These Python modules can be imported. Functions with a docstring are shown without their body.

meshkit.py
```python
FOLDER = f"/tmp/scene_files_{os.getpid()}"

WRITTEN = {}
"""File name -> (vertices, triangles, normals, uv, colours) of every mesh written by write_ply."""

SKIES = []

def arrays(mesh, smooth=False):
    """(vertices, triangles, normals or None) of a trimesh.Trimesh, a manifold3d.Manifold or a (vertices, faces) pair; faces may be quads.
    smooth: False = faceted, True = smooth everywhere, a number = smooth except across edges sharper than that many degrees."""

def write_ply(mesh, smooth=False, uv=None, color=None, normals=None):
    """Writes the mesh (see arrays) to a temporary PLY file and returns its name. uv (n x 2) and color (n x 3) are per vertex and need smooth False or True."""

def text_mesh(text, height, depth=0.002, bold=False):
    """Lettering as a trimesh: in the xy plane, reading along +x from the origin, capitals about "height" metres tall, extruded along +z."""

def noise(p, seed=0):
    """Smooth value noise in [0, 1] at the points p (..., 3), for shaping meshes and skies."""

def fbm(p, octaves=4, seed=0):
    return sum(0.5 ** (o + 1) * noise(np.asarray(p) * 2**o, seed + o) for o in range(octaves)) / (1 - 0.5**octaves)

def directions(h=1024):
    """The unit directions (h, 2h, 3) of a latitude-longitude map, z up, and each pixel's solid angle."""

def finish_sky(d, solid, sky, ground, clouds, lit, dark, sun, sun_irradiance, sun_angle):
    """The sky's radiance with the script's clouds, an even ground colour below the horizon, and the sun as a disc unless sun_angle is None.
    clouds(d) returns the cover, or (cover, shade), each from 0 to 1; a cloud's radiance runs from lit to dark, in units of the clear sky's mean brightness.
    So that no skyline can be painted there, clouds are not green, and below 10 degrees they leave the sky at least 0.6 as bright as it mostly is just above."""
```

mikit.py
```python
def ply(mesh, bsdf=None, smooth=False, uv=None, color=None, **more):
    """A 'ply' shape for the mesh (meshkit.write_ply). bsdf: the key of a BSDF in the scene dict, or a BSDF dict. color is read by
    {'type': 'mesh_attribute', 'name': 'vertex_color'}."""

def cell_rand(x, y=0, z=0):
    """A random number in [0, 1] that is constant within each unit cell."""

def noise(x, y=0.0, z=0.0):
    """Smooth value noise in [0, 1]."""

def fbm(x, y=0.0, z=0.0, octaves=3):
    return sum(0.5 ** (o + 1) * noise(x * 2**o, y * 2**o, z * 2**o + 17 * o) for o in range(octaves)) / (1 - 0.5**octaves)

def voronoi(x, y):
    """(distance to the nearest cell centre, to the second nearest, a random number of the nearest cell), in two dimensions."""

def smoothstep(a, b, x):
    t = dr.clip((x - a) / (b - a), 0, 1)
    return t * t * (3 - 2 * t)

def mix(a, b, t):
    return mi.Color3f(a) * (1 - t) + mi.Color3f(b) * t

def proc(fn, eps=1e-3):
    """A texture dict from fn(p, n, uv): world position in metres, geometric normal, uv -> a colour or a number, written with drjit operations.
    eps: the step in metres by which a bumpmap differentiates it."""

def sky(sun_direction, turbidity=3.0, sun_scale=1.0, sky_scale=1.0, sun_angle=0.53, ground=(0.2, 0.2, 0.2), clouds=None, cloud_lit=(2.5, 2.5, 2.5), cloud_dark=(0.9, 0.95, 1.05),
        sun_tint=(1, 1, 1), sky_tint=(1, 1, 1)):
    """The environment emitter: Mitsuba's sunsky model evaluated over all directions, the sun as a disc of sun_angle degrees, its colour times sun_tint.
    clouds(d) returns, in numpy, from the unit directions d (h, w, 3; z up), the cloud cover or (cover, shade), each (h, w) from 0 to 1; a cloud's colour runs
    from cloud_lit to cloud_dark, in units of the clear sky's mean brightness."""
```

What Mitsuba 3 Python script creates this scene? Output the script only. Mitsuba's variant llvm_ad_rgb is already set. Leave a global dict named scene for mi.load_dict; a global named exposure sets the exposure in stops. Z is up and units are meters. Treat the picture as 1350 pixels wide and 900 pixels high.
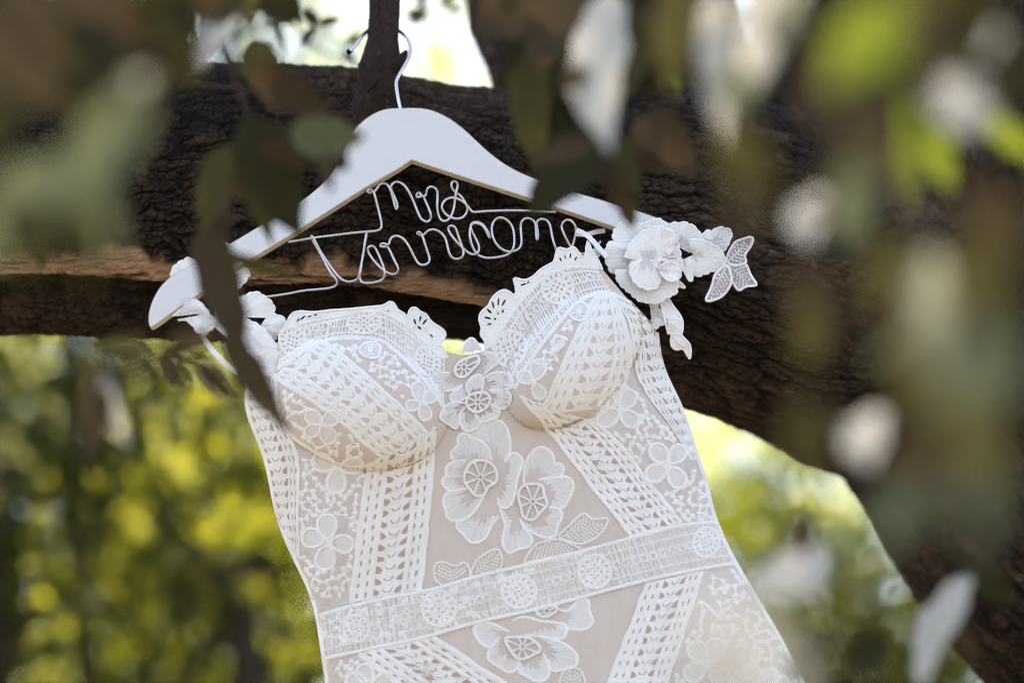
import math, random
import numpy as np, trimesh, shapely
from shapely.geometry import Polygon, Point, LineString
from shapely import affinity
from scipy.interpolate import CubicSpline
from scipy.spatial import cKDTree
import mitsuba as mi, drjit as dr
import mikit, meshkit

# ------------------------------------------------------------------ camera, sky, exposure
PITCH = math.radians(12.0)
TX = 0.2118                       # tangent of half the horizontal angle (an 85 mm lens)
EYE = np.array([0.0, 0.0, 1.40])
YD = 2.0                          # the dress hangs two metres away
FWD = np.array([0.0, math.cos(PITCH), math.sin(PITCH)])
UPV = np.array([0.0, -math.sin(PITCH), math.cos(PITCH)])
T = mi.ScalarTransform4f
scene = {'type': 'scene'}
labels = {}
scene['camera'] = {
    'type': 'thinlens', 'fov': math.degrees(2 * math.atan(TX)), 'fov_axis': 'x',
    'aperture_radius': 0.0165, 'focus_distance': 2.03, 'near_clip': 0.05, 'far_clip': 400.0,
    'to_world': T().look_at(origin=EYE.tolist(), target=(EYE + FWD).tolist(), up=[0, 0, 1])}
SUN = np.array([-0.30, 0.60, 0.74]); SUN = SUN / np.linalg.norm(SUN)
scene['sky_light'] = mikit.sky(SUN.tolist(), turbidity=3.0, sky_tint=(1.06, 1.005, 0.915),
                               clouds=lambda d: 0.25 * np.ones(d.shape[:2]))
exposure = 3.45
PX = YD / math.cos(PITCH) * TX / 675.0      # metres per photograph pixel at the dress

def at(px, py, Y):
    """photograph pixel (1350 wide) and distance along y -> a point of the world"""
    px, py, Y = np.broadcast_arrays(np.asarray(px, float), np.asarray(py, float), np.asarray(Y, float))
    a = (px - 675.0) / 675.0 * TX; b = (450.0 - py) / 675.0 * TX
    d = np.stack([a, FWD[1] + b * UPV[1], FWD[2] + b * UPV[2]], -1)
    return EYE + d * (Y / d[..., 1])[..., None]

def rng(seed): return np.random.default_rng(seed)

# ------------------------------------------------------------------ materials
def bs(name, d): scene[name] = d; return name
def principled(col, rough=0.6, spec=0.4, **k):
    c = col if isinstance(col, dict) else {'type': 'rgb', 'value': list(col)}
    return {'type': 'twosided', 'bsdf': {'type': 'principled', 'base_color': c, 'roughness': rough, 'specular': spec, **k}}
VC = {'type': 'mesh_attribute', 'name': 'vertex_color'}
bs('mat_bark', principled(VC, 0.85, 0.25))
def lace_col(p, n, uv):
    f = mikit.noise(p.x * 1300, p.y * 1300, p.z * 1300); g = mikit.fbm(p.x * 60, p.y * 60, p.z * 60)
    return mikit.mix((0.67, 0.645, 0.62), (0.85, 0.83, 0.81), 0.30 + 0.45 * f + 0.35 * g)
bs('mat_lace', principled(mikit.proc(lace_col), 0.8, 0.15))
bs('mat_thread', principled(VC, 0.8, 0.15))
def lining_col(p, n, uv):
    w = mikit.noise(p.x * 1400, p.y * 300, p.z * 1400)
    f = mikit.fbm(p.x * 30, p.y * 30, p.z * 30)
    return mikit.mix((0.565, 0.485, 0.43), (0.625, 0.545, 0.49), w * 0.5 + f * 0.5)
bs('mat_lining', principled(mikit.proc(lining_col), 0.55, 0.3))
def net_col(p, n, uv):
    # a diagonal net of white thread over the skin toned lining
    s = 2 * math.pi / 0.0019
    a = dr.cos((p.x + p.z * 0.9) * s); b = dr.cos((p.x - p.z * 0.9) * s)
    th = dr.maximum(mikit.smoothstep(0.15, 0.85, a), mikit.smoothstep(0.15, 0.85, b))
    return mikit.mix((0.44, 0.335, 0.29), (0.72, 0.69, 0.67), th)
bs('mat_net', principled(mikit.proc(net_col), 0.8, 0.15))
bs('mat_hole_shade', principled((0.46, 0.345, 0.29), 0.8, 0.1))  # darker than the lining, stands for shade inside the lace holes
bs('mat_sheer', principled((0.69, 0.65, 0.625), 0.7, 0.2))
def net_grey(p, n, uv):
    s = 2 * math.pi / 0.0016
    a = dr.cos((p.x + p.z * 0.9) * s); b = dr.cos((p.x - p.z * 0.9) * s)
    th = dr.maximum(mikit.smoothstep(0.5, 1.0, a), mikit.smoothstep(0.5, 1.0, b))
    return mikit.mix((0.20, 0.17, 0.18), (0.60, 0.58, 0.59), th)
bs('mat_tulle', principled(mikit.proc(net_grey), 0.8, 0.15))
def paint_col(p, n, uv):
    f = mikit.fbm(p.x * 14, p.y * 14, p.z * 14)
    return mikit.mix((0.63, 0.63, 0.66), (0.675, 0.675, 0.70), f)
bs('mat_paint', principled(mikit.proc(paint_col), 0.38, 0.4))
def bare_col(p, n, uv):
    f = mikit.fbm(p.x * 40, p.y * 300, p.z * 120)
    return mikit.mix((0.50, 0.42, 0.34), (0.62, 0.54, 0.45), f)
bs('mat_hanger_edge', principled(mikit.proc(bare_col), 0.6, 0.3))
bs('mat_wire', principled((0.62, 0.61, 0.63), 0.35, 0.5, metallic=0.55))
bs('mat_chrome', {'type': 'roughconductor', 'material': 'Cr', 'alpha': 0.06})
def leaf_mat(name, col, trans, gloss=0.2, rough=0.6):
    bs(name, {'type': 'blendbsdf', 'weight': gloss,
              'a': {'type': 'principledthin', 'base_color': {'type': 'rgb', 'value': list(col)}, 'roughness': 0.6, 'diff_trans': trans},
              'b': principled([c * 0.8 for c in col], rough, 0.5)})
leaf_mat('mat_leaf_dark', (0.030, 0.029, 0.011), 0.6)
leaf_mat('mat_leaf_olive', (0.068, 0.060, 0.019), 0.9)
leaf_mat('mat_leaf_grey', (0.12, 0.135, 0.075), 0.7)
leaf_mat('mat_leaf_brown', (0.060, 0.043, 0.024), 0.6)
leaf_mat('mat_leaf_pale_glare', (0.46, 0.45, 0.41), 0.9, 0.15, 0.75)  # leaf colour whitened to stand for sun glare
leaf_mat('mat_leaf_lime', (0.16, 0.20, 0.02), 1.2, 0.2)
leaf_mat('mat_twig', (0.05, 0.035, 0.025), 0.1)
def thin(name, col, trans):
    bs(name, {'type': 'principledthin', 'base_color': {'type': 'rgb', 'value': list(col)}, 'roughness': 0.5, 'diff_trans': trans})
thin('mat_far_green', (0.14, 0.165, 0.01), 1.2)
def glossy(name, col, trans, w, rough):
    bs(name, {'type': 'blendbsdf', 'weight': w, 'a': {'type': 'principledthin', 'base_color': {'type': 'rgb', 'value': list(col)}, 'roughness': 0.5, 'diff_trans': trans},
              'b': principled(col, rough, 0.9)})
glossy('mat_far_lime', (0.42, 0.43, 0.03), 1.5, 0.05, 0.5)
glossy('mat_far_dark', (0.045, 0.052, 0.010), 1.0, 0.08, 0.5)  # shade put into the leaf colour of the dark trees
thin('mat_far_pale', (0.55, 0.58, 0.22), 1.35)  # whitened to stand for sky gaps and blown highlights between leaves
bs('mat_trunk', principled((0.06, 0.045, 0.035), 0.9, 0.1))
def grass_col(p, n, uv):
    f = mikit.fbm(p.x * 0.8, p.y * 0.8, 0.0, 4)
    return mikit.mix((0.085, 0.075, 0.05), (0.17, 0.145, 0.105), f)
bs('mat_ground', principled(mikit.proc(grass_col), 0.95, 0.1))

# ------------------------------------------------------------------ mesh building
class MB:
    def __init__(s): s.v, s.f, s.c, s.n = [], [], [], 0
    def add(s, v, f, c=None):
        v = np.asarray(v, float); f = np.asarray(f, int)
        if f.shape[1] == 4: f = np.vstack([f[:, [0, 1, 2]], f[:, [0, 2, 3]]])
        s.v.append(v); s.f.append(f + s.n); s.n += len(v)
        if c is not None: s.c.append(np.asarray(c, float))
    def arrays(s): return np.vstack(s.v), np.vstack(s.f)

def numbered(key):
    if key not in scene and key not in taken: taken.add(key); return key
    i = 1
    while f'{key}_{i:03d}' in taken or f'{key}_{i:03d}' in scene: i += 1
    taken.add(f'{key}_{i:03d}'); return f'{key}_{i:03d}'
taken = set()
def thing(name, label, cat, group=None, kind=None):
    key = numbered(name); labels[key] = {'label': label, 'category': cat}
    if group: labels[key]['group'] = group
    if kind: labels[key]['kind'] = kind
    return key
def part(parent, name, mb, mat, smooth=True, label=None, kind=None):
    key = numbered(f'{parent}__{name}' if parent else name)
    v, f = mb.arrays() if isinstance(mb, MB) else mb
    col = np.vstack(mb.c) if isinstance(mb, MB) and mb.c else None
    scene[key] = mikit.ply((v, f), mat, smooth=smooth, color=col)
    if label or kind:
        labels[key] = {}
        if label: labels[key]['label'] = label
        if kind: labels[key]['kind'] = kind
    return key
def holder(parent, name): return numbered(f'{parent}__{name}')

def grid_faces(n, m, close_m=False):
    i, j = np.meshgrid(np.arange(n - 1), np.arange(m if close_m else m - 1), indexing='ij')
    j2 = (j + 1) % m
    return np.stack([i * m + j, (i + 1) * m + j, (i + 1) * m + j2, i * m + j2], -1).reshape(-1, 4)

def resample(pts, step, closed=False, smooth=True, n=None):
    pts = np.asarray(pts, float)
    if closed: pts = np.vstack([pts, pts[:1]])
    d = np.r_[0, np.cumsum(np.maximum(np.linalg.norm(np.diff(pts, axis=0), axis=1), 1e-6))]
    n = n or max(2, int(round(d[-1] / step)) + 1)
    s = np.linspace(0, d[-1], n)
    if smooth and len(pts) > 2:
        # centripetal parameter keeps the spline tight round small loops
        e = np.r_[0, np.cumsum(np.maximum(np.linalg.norm(np.diff(pts, axis=0), axis=1), 1e-6) ** 0.5)]
        q = CubicSpline(e, pts, bc_type='periodic' if closed else 'natural')(np.linspace(0, e[-1], 8 * len(pts) + n))
        dd = np.r_[0, np.cumsum(np.linalg.norm(np.diff(q, axis=0), axis=1))]
        s = np.linspace(0, dd[-1], n)
        out = np.stack([np.interp(s, dd, q[:, k]) for k in range(q.shape[1])], -1)
    else:
        out = np.stack([np.interp(s, d, pts[:, k]) for k in range(pts.shape[1])], -1)
    return out[:-1] if closed else out

def tube(mb, pts, r, sides=10, step=None, smooth=True, caps=True):
    """a round wire or twig along 3-D points; r a number or one radius per given point"""
    pts = np.asarray(pts, float); rr = np.broadcast_to(np.asarray(r, float), (len(pts),))
    q = resample(np.c_[pts, rr], step or 0.0025, smooth=smooth)
    p, rad = q[:, :3], np.maximum(q[:, 3], 1e-5)
    t = np.gradient(p, axis=0); t /= np.linalg.norm(t, axis=1, keepdims=True) + 1e-12
    u = np.cross(t[0], [0.3, 1, 0.1]); u /= np.linalg.norm(u); us = []
    for k in range(len(p)):
        u = u - t[k] * (u @ t[k]); u /= np.linalg.norm(u); us.append(u)
    us = np.array(us); ws = np.cross(t, us)
    a = np.arange(sides) / sides * 2 * np.pi
    v = p[:, None] + rad[:, None, None] * (np.cos(a)[None, :, None] * us[:, None] + np.sin(a)[None, :, None] * ws[:, None])
    f = grid_faces(len(p), sides, True)
    n = len(p) * sides; f = f[:, ::-1]
    v = v.reshape(-1, 3); tri = np.vstack([f[:, [0, 1, 2]], f[:, [0, 2, 3]]])
    if caps:
        v = np.vstack([v, p[0] - t[0] * rad[0] * 0.5, p[-1] + t[-1] * rad[-1] * 0.5])
        k = np.arange(sides); k2 = (k + 1) % sides; e = n - sides
        tri = np.vstack([tri, np.stack([k, k2, np.full(sides, n)], -1), np.stack([e + k2, e + k, np.full(sides, n + 1)], -1)])
    mb.add(v, tri)

# ------------------------------------------------------------------ ground
g = MB()
gx, gy = np.meshgrid(np.linspace(-150, 150, 61), np.linspace(-100, 200, 61), indexing='ij')
gz = 0.35 * (meshkit.fbm(np.stack([gx * .06, gy * .06, 0 * gx], -1), 3) - 0.5) * np.clip((np.hypot(gx, gy) - 3) / 10, 0, 1)
g.add(np.stack([gx, gy, gz], -1).reshape(-1, 3), grid_faces(61, 61)[:, ::-1])
part(None, 'meadow', g, 'mat_ground', kind='structure')
labels['meadow']['label'] = 'dry green grass under the trees'

# ------------------------------------------------------------------ the tree
tree = thing('oak_tree', 'big old tree with dark cracked bark whose horizontal limb carries the dress', 'tree')

def worley(p, seed):
    """F1, F2 of jittered cells at 2-D points"""
    r = rng(seed); lo = np.floor(p.min(0)) - 1; hi = np.ceil(p.max(0)) + 1
    gx, gy = np.meshgrid(np.arange(lo[0], hi[0]), np.arange(lo[1], hi[1]), indexing='ij')
    c = np.stack([gx, gy], -1).reshape(-1, 2) + r.random((gx.size, 2)) * 0.9
    d, i = cKDTree(c).query(p, k=2)
    return d[:, 0], d[:, 1], r.random(len(c))[i[:, 0]]

def bark_tube(name, pts, step, front_step, seed, wood=None, cell=(0.0085, 0.0052), depth=0.0035, label=None):
    """pts: (x, y, z, radius) along the axis. Fine on the side that faces the lens, coarser behind."""
    q = resample(np.asarray(pts, float), step)
    p, R = q[:, :3], q[:, 3]
    s = np.r_[0, np.cumsum(np.linalg.norm(np.diff(p, axis=0), axis=1))]
    t = np.gradient(p, axis=0); t /= np.linalg.norm(t, axis=1, keepdims=True)
    Rm = R.mean()
    nf = int(math.pi * 1.1 * Rm / front_step)
    ph = np.r_[np.linspace(-0.56 * np.pi, 0.56 * np.pi, nf), np.linspace(0.56 * np.pi, 1.44 * np.pi, 42)[1:-1]]
    front = np.array([0, -1.0, 0]) - t * (-t[:, 1:2]); front /= np.linalg.norm(front, axis=1, keepdims=True)
    side = np.cross(front, t)
    n, m = len(p), len(ph)
    A, P = np.meshgrid(s, ph, indexing='ij')
    c, sn = np.cos(P), np.sin(P)
    nrm = c[..., None] * front[:, None] + sn[..., None] * side[:, None]
    if side[:, 2].mean() < 0: hgt = -sn
    else: hgt = sn
    arc = P * Rm
    base3 = np.stack([A * 6, np.cos(P) * 1.2, np.sin(P) * 1.2], -1)
    lump = meshkit.fbm(base3 * 1.3, 4, seed) - 0.5
    wx = meshkit.fbm(np.stack([A * 30, arc * 30, 0 * A], -1), 3, seed + 1) - 0.5
    wy = meshkit.fbm(np.stack([A * 30, arc * 30, 0 * A + 9], -1), 3, seed + 2) - 0.5
    uv = np.stack([(A + wx * 0.016) / cell[0], (arc + wy * 0.012) / cell[1]], -1).reshape(-1, 2)
    f1, f2, cr = worley(uv, seed + 3)
    crack = np.clip((f2 - f1) / 0.20, 0, 1).reshape(n, m); crack = crack * crack * (3 - 2 * crack)
    uv2 = np.stack([(A + wx * 0.05) / (cell[0] * 8), (arc + wy * 0.03) / (cell[1] * 2.6)], -1).reshape(-1, 2)
    g1, g2, gr = worley(uv2, seed + 4)
    furrow = np.clip((g2 - g1) / 0.22, 0, 1).reshape(n, m); furrow = furrow * furrow * (3 - 2 * furrow)
    lump0 = meshkit.fbm(base3 * 1.0, 2, seed) - 0.5
    mid = meshkit.fbm(np.stack([A * 55, arc * 160, 0 * A], -1), 3, seed + 15) - 0.5
    fine = meshkit.fbm(np.stack([A * 650, arc * 650, 0 * A], -1), 3, seed + 5) - 0.5
    cr = cr.reshape(n, m)
    disp = lump0 * 0.030 * (Rm / 0.12) + depth * 0.75 * (crack - 1) + depth * 0.45 * (cr - 0.5) * crack + 1.0 * depth * (furrow - 1) + fine * 0.0026 + mid * 0.004
    tone = 0.60 + 0.75 * cr + 0.9 * fine
    patch = meshkit.fbm(np.stack([A * 9, arc * 9, 0 * A], -1), 3, seed + 6)
    col = np.array([0.034, 0.0205, 0.0135]) * tone[..., None] * (0.18 + 0.82 * (crack * furrow))[..., None]
    col = col * (0.05 + 1.45 * patch)[..., None]
    lich = np.clip((meshkit.fbm(np.stack([A * 110, arc * 110, 0 * A + 7], -1), 3, seed + 9) - 0.70) * 9, 0, 1) * np.clip((patch - .5) * 5, 0, 1)
    col = col + lich[..., None] * np.array([0.05, 0.048, 0.036])
    warm = np.clip((meshkit.fbm(np.stack([A * 60, arc * 60, 0 * A + 3], -1), 2, seed + 8) - 0.62) * 6, 0, 1)
    col = col * (1 - 0.5 * warm[..., None]) + np.array([0.075, 0.046, 0.03]) * 0.5 * warm[..., None]
    moss = np.clip((hgt - 0.86) * 8, 0, 1) * patch
    col = col * (1 - 0.6 * moss[..., None]) + np.array([0.05, 0.055, 0.012]) * 0.6 * moss[..., None]
    if wood is not None:
        disp, col = wood(A, arc, c, hgt, disp, col, seed)
    v = p[:, None] + (R[:, None] + disp)[..., None] * nrm
    mb = MB(); mb.add(v.reshape(-1, 3), grid_faces(n, m, True), col.reshape(-1, 3))
    return part(tree, name, mb, 'mat_bark', True, label)

YL = 2.175
def axis(px, py, rpx, Y=YL): 
    pt = at(px, py, Y); return [*pt, rpx * Y / math.cos(PITCH) * TX / 675.0]
LIMB = [axis(-330, 276, 174), axis(-150, 272, 172), axis(0, 268, 172), axis(150, 266, 174), axis(300, 265, 174), axis(450, 268, 174), axis(600, 276, 177),
        axis(750, 290, 184), axis(900, 318, 200), axis(1010, 360, 212, 2.20), axis(1120, 395, 222, 2.25), axis(1240, 430, 220, 2.34)]

def split_wood(A, arc, c, hgt, disp, col, seed):
    """the long split under the middle of the limb: bare wood over a deep dark groove"""
    x = (A - 0.225)                         # metres from about the left edge of the picture
    wav = 0.05 * np.sin(x * 9.0 + 0.6) + 0.035 * np.sin(x * 23.0)
    lo = -0.765 + .55 * wav - 0.045 * np.clip((x - 0.1) / 0.4, 0, 1)
    wid = np.interp(x, [-0.4, 0.0, 0.12, 0.25, 0.40, 0.48, 0.55], [0.16, 0.16, 0.165, 0.165, 0.15, 0.09, 0.0])
    jag = (meshkit.fbm(np.stack([x * 60, hgt * 5, 0 * x], -1), 3, 77) - 0.5)
    hi = lo + wid * (1 + 1.3 * jag)
    front = c > 0
    m = front & (hgt > lo) & (hgt < hi) & (wid > 0.01)
    grain = meshkit.fbm(np.stack([x * 45 + 3 * jag, hgt * 170, 0 * x], -1), 4, 78)
    grain2 = meshkit.noise(np.stack([x * 140, hgt * 420, 0 * x], -1), 79)
    split = np.clip((meshkit.fbm(np.stack([x * 14, hgt * 45, 0 * x + 4], -1), 3, 80) - 0.60) * 10, 0, 1)
    edge = np.clip(np.minimum((hgt - lo) / 0.03, (hi - hgt) / 0.06), 0, 1)
    w = np.where(m, edge, 0.0)
    wc = np.array([0.27, 0.155, 0.085]) * (0.45 + 1.2 * grain)[..., None] * (0.75 + 0.5 * grain2)[..., None]
    wc = wc * (1 - 0.85 * split[..., None])
    col = col * (1 - w[..., None]) + wc * w[..., None]
    wd = 0.010 + 0.006 * (grain - 0.5) + 0.002 * (grain2 - 0.5) - 0.005 * split
    bulge = np.clip((hgt - lo) / np.maximum(wid, 1e-3), 0, 1)
    disp = disp * (1 - w) + (wd * (1 - 0.8 * bulge) + 0.4 * disp) * w
    # the groove below the lip
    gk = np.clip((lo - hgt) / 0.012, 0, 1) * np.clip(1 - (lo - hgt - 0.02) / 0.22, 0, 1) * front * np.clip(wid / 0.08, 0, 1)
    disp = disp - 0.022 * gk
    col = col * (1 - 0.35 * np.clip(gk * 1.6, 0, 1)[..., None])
    return disp, col

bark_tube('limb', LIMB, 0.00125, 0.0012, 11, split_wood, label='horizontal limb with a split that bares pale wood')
TRUNK = [[1.02, 2.50, -0.3, 0.24], [0.98, 2.48, 0.4, 0.215], axis(1760, 1060, 262, 2.42), axis(1515, 742, 246, 2.36), axis(1365, 575, 244, 2.32), axis(1245, 400, 242, 2.32), axis(1235, 180, 246, 2.38),
         axis(1270, -100, 240, 2.5), axis(1330, -420, 225, 2.7)]
bark_tube('trunk', TRUNK, 0.0017, 0.0017, 23, cell=(0.011, 0.0055), depth=0.004)
bark_tube('limb', [axis(960, 330, 150, 2.42), axis(880, 170, 158, 2.44), axis(800, 20, 170, 2.48), axis(770, -150, 160, 2.55), axis(740, -400, 140, 2.65)], 0.002, 0.002, 31, cell=(0.014, 0.007))
def smooth_bark(A, arc, c, hgt, disp, col, seed):
    f = meshkit.fbm(np.stack([A * 120, arc * 120, 0 * A], -1), 4, 5)
    sp = np.clip((meshkit.noise(np.stack([A * 500, arc * 500, 0 * A], -1), 6) - 0.80) * 8, 0, 1)
    return disp * 0.25 + 0.0015 * (f - 0.5), np.array([0.024, 0.0145, 0.0125]) * (0.6 + 0.8 * f)[..., None] + 0.03 * sp[..., None]
bark_tube('shoot', [axis(497, 215, 62, 2.13), axis(500, 165, 46, 2.085), axis(502, 120, 34, 2.06), axis(502, 92, 30, 2.05), axis(504, 66, 25, 2.045), axis(506, 35, 21, 2.045), axis(507, 0, 21.5, 2.045), axis(506, -60, 20, 2.05), axis(500, -220, 18, 2.07)],
          0.001, 0.001, 41, smooth_bark, label='upright young shoot that the hook hangs on')
kn = MB()
tube(kn, [at(512, 90, 2.04), at(527, 80, 2.034), at(536, 67, 2.03)], [0.009, 0.0055, 0.0015], 12)
tube(kn, [at(496, 110, 2.045), at(482, 96, 2.042), at(473, 84, 2.04)], [0.012, 0.007, 0.001], 12)
kn.c = [np.tile([[0.020, 0.013, 0.011]], (kn.n, 1))]
part(tree, 'knob', kn, 'mat_bark')

# ------------------------------------------------------------------ hanger
hanger = thing('dress_hanger', 'white painted wooden hanger with chrome hook and wire lettering', 'hanger')
UPPER = [(203, 396), (214, 378), (230, 364), (247, 354), (300, 325.5), (345, 299), (390, 272), (423, 247), (444, 220), (459, 187), (478, 163), (505, 147.5), (531, 145), (561, 146), (588, 156), (612, 173), (640, 199), (668, 220), (698, 235), (740, 250), (800, 268), (868, 290), (892, 304), (900, 322)]
LOWER = [(890, 334), (870, 323), (809, 302), (716, 270), (625, 241), (543, 214), (527, 225), (483, 250), (395, 306), (340, 339.5), (300, 363), (255, 397), (228, 415), (207, 430), (199.5, 433), (197, 425)]
up = resample(UPPER, 3.0); 
lo1 = resample(LOWER[:6], 3.0, smooth=False); lo2 = resample(LOWER[5:13], 3.0, smooth=False); tip = resample([LOWER[12], *LOWER[13:], (198, 411), UPPER[0]], 2.5)
out = np.vstack([up, lo1, lo2[1:], tip[1:-1]])
hp = Polygon(out).buffer(0)
def hanger_body(poly, y0, y1, ch):
    """front and back faces with rounded edges between; returns (faces mesh, edge mesh)"""
    poly = shapely.segmentize(poly, 4.0)
    prof = [(0, 0.0 + ch), (0.30 * ch, 0.30 * ch), (ch, 0.0)]
    rings, face = [], MB()
    def ringpts(inset):
        q = poly.buffer(-inset, join_style=1) if inset else poly
        return q
    ext = np.array(poly.exterior.coords)[:-1]
    tng = np.roll(ext, -1, 0) - np.roll(ext, 1, 0); tng /= np.linalg.norm(tng, axis=1, keepdims=True)
    nin = np.stack([-tng[:, 1], tng[:, 0]], -1)
    if not Polygon(ext + nin * 0.5).area < poly.area: nin = -nin
    chp = ch / PX
    R = [ext + nin * chp, ext + nin * chp * 0.3, ext, ext, ext + nin * chp * 0.3, ext + nin * chp]
    Y = [y0, y0 + 0.3 * ch, y0 + ch, y1 - ch, y1 - 0.3 * ch, y1]
    V = np.stack([at(r[:, 0], r[:, 1], YD) + np.array([0, y - YD, 0]) for r, y in zip(R, Y)])
    n = len(ext)
    side = MB(); side.add(V.reshape(-1, 3), grid_faces(6, n, True))
    vv, ff = trimesh.creation.triangulate_polygon(Polygon(R[0]).buffer(0), engine='earcut')
    for y in (y0, y1):
        face.add(at(vv[:, 0], vv[:, 1], YD) + np.array([0, y - YD, 0]), ff if y == y0 else ff[:, ::-1])
    return face, side
face, side = hanger_body(hp, YD - 0.006, YD + 0.006, 0.0010)
part(hanger, 'body', face, 'mat_paint', False)
part(hanger, 'edge', side, 'mat_hanger_edge', 40, label='bare pale edge of the hanger')

hook = MB()
HK = [(531, 160, 2.0), (528, 144, 2.0), (525, 130, 2.0), (522.8, 114, 2.002), (523, 107, 2.004), (527, 98, 2.006), (535, 84, 2.012), (540, 73, 2.018), (541, 63, 2.024), (537.5, 52, 2.03), (531, 45, 2.036),
      (522, 38, 2.052), (510, 33, 2.078), (497, 34, 2.078), (487, 39, 2.05), (478, 47.5, 2.03), (470, 58, 2.022), (460.5, 68, 2.016)]
tube(hook, [at(*h) for h in HK], 0.0016, 14, 0.002)
tube(hook, [at(463, 65.5, 2.018), at(459.5, 69, 2.0155)], 0.00235, 14, 0.001, False)
part(hanger, 'hook', hook, 'mat_chrome')
W1 = [(380, 319), (392, 317), (410, 314), (445, 309.5), (482, 305.5), (497, 304), (502, 301), (502.5, 292), (498, 273), (493.3, 254.4), (491.7, 251.7), (488.3, 254.1), (484.4, 252.2), (486.1, 249.7), (490.6, 251.1), (493.9, 252.2), (497.8, 247.2), (502.8, 242.2), (508.3, 242.2), (513.3, 247.2), (517.2, 258.3), (521.1, 272.8), (522.8, 275.6), (523.9, 271.7), (519.4, 258.3), (515.2, 247.2), (517.8, 242.2), (522.8, 239.7), (529.4, 241.7), (536.1, 248.3), (543.9, 262.8), (551.7, 281.7), (557.2, 290), (562.8, 292.2), (567.2, 289.4), (568.1, 283.9), (563.9, 271.7), (558.9, 260.6), (557.2, 258.3), (551.7, 260), (549.2, 257.2), (551.7, 254.1), (555, 256.7), (558.3, 259.2), (561.7, 256.1), (563.3, 249.4), (568.3, 246.1), (573.9, 248.3), (576.7, 253.9), (576.3, 269.4), (578.3, 283.9), (582.8, 290.6), (589.4, 290.6), (595, 283.9), (598.9, 271.7), (601.1, 255), (603.3, 245), (601.7, 240), (597.2, 239.4), (595, 243.3), (597.8, 250.6), (607.2, 258.3), (613.9, 268.3), (616.1, 276.1), (612.8, 283.9), (605, 288.1), (596.1, 287.2), (587.2, 281.7), (582.6, 273.9), (585, 266.1), (592.8, 261.1), (600.6, 261.1), (610.6, 266.1), (618.3, 273.9), (622.8, 278.9), (632, 279.2), (650, 278), (683, 277.5), (716.7, 278.7), (733, 279.4)]
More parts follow.
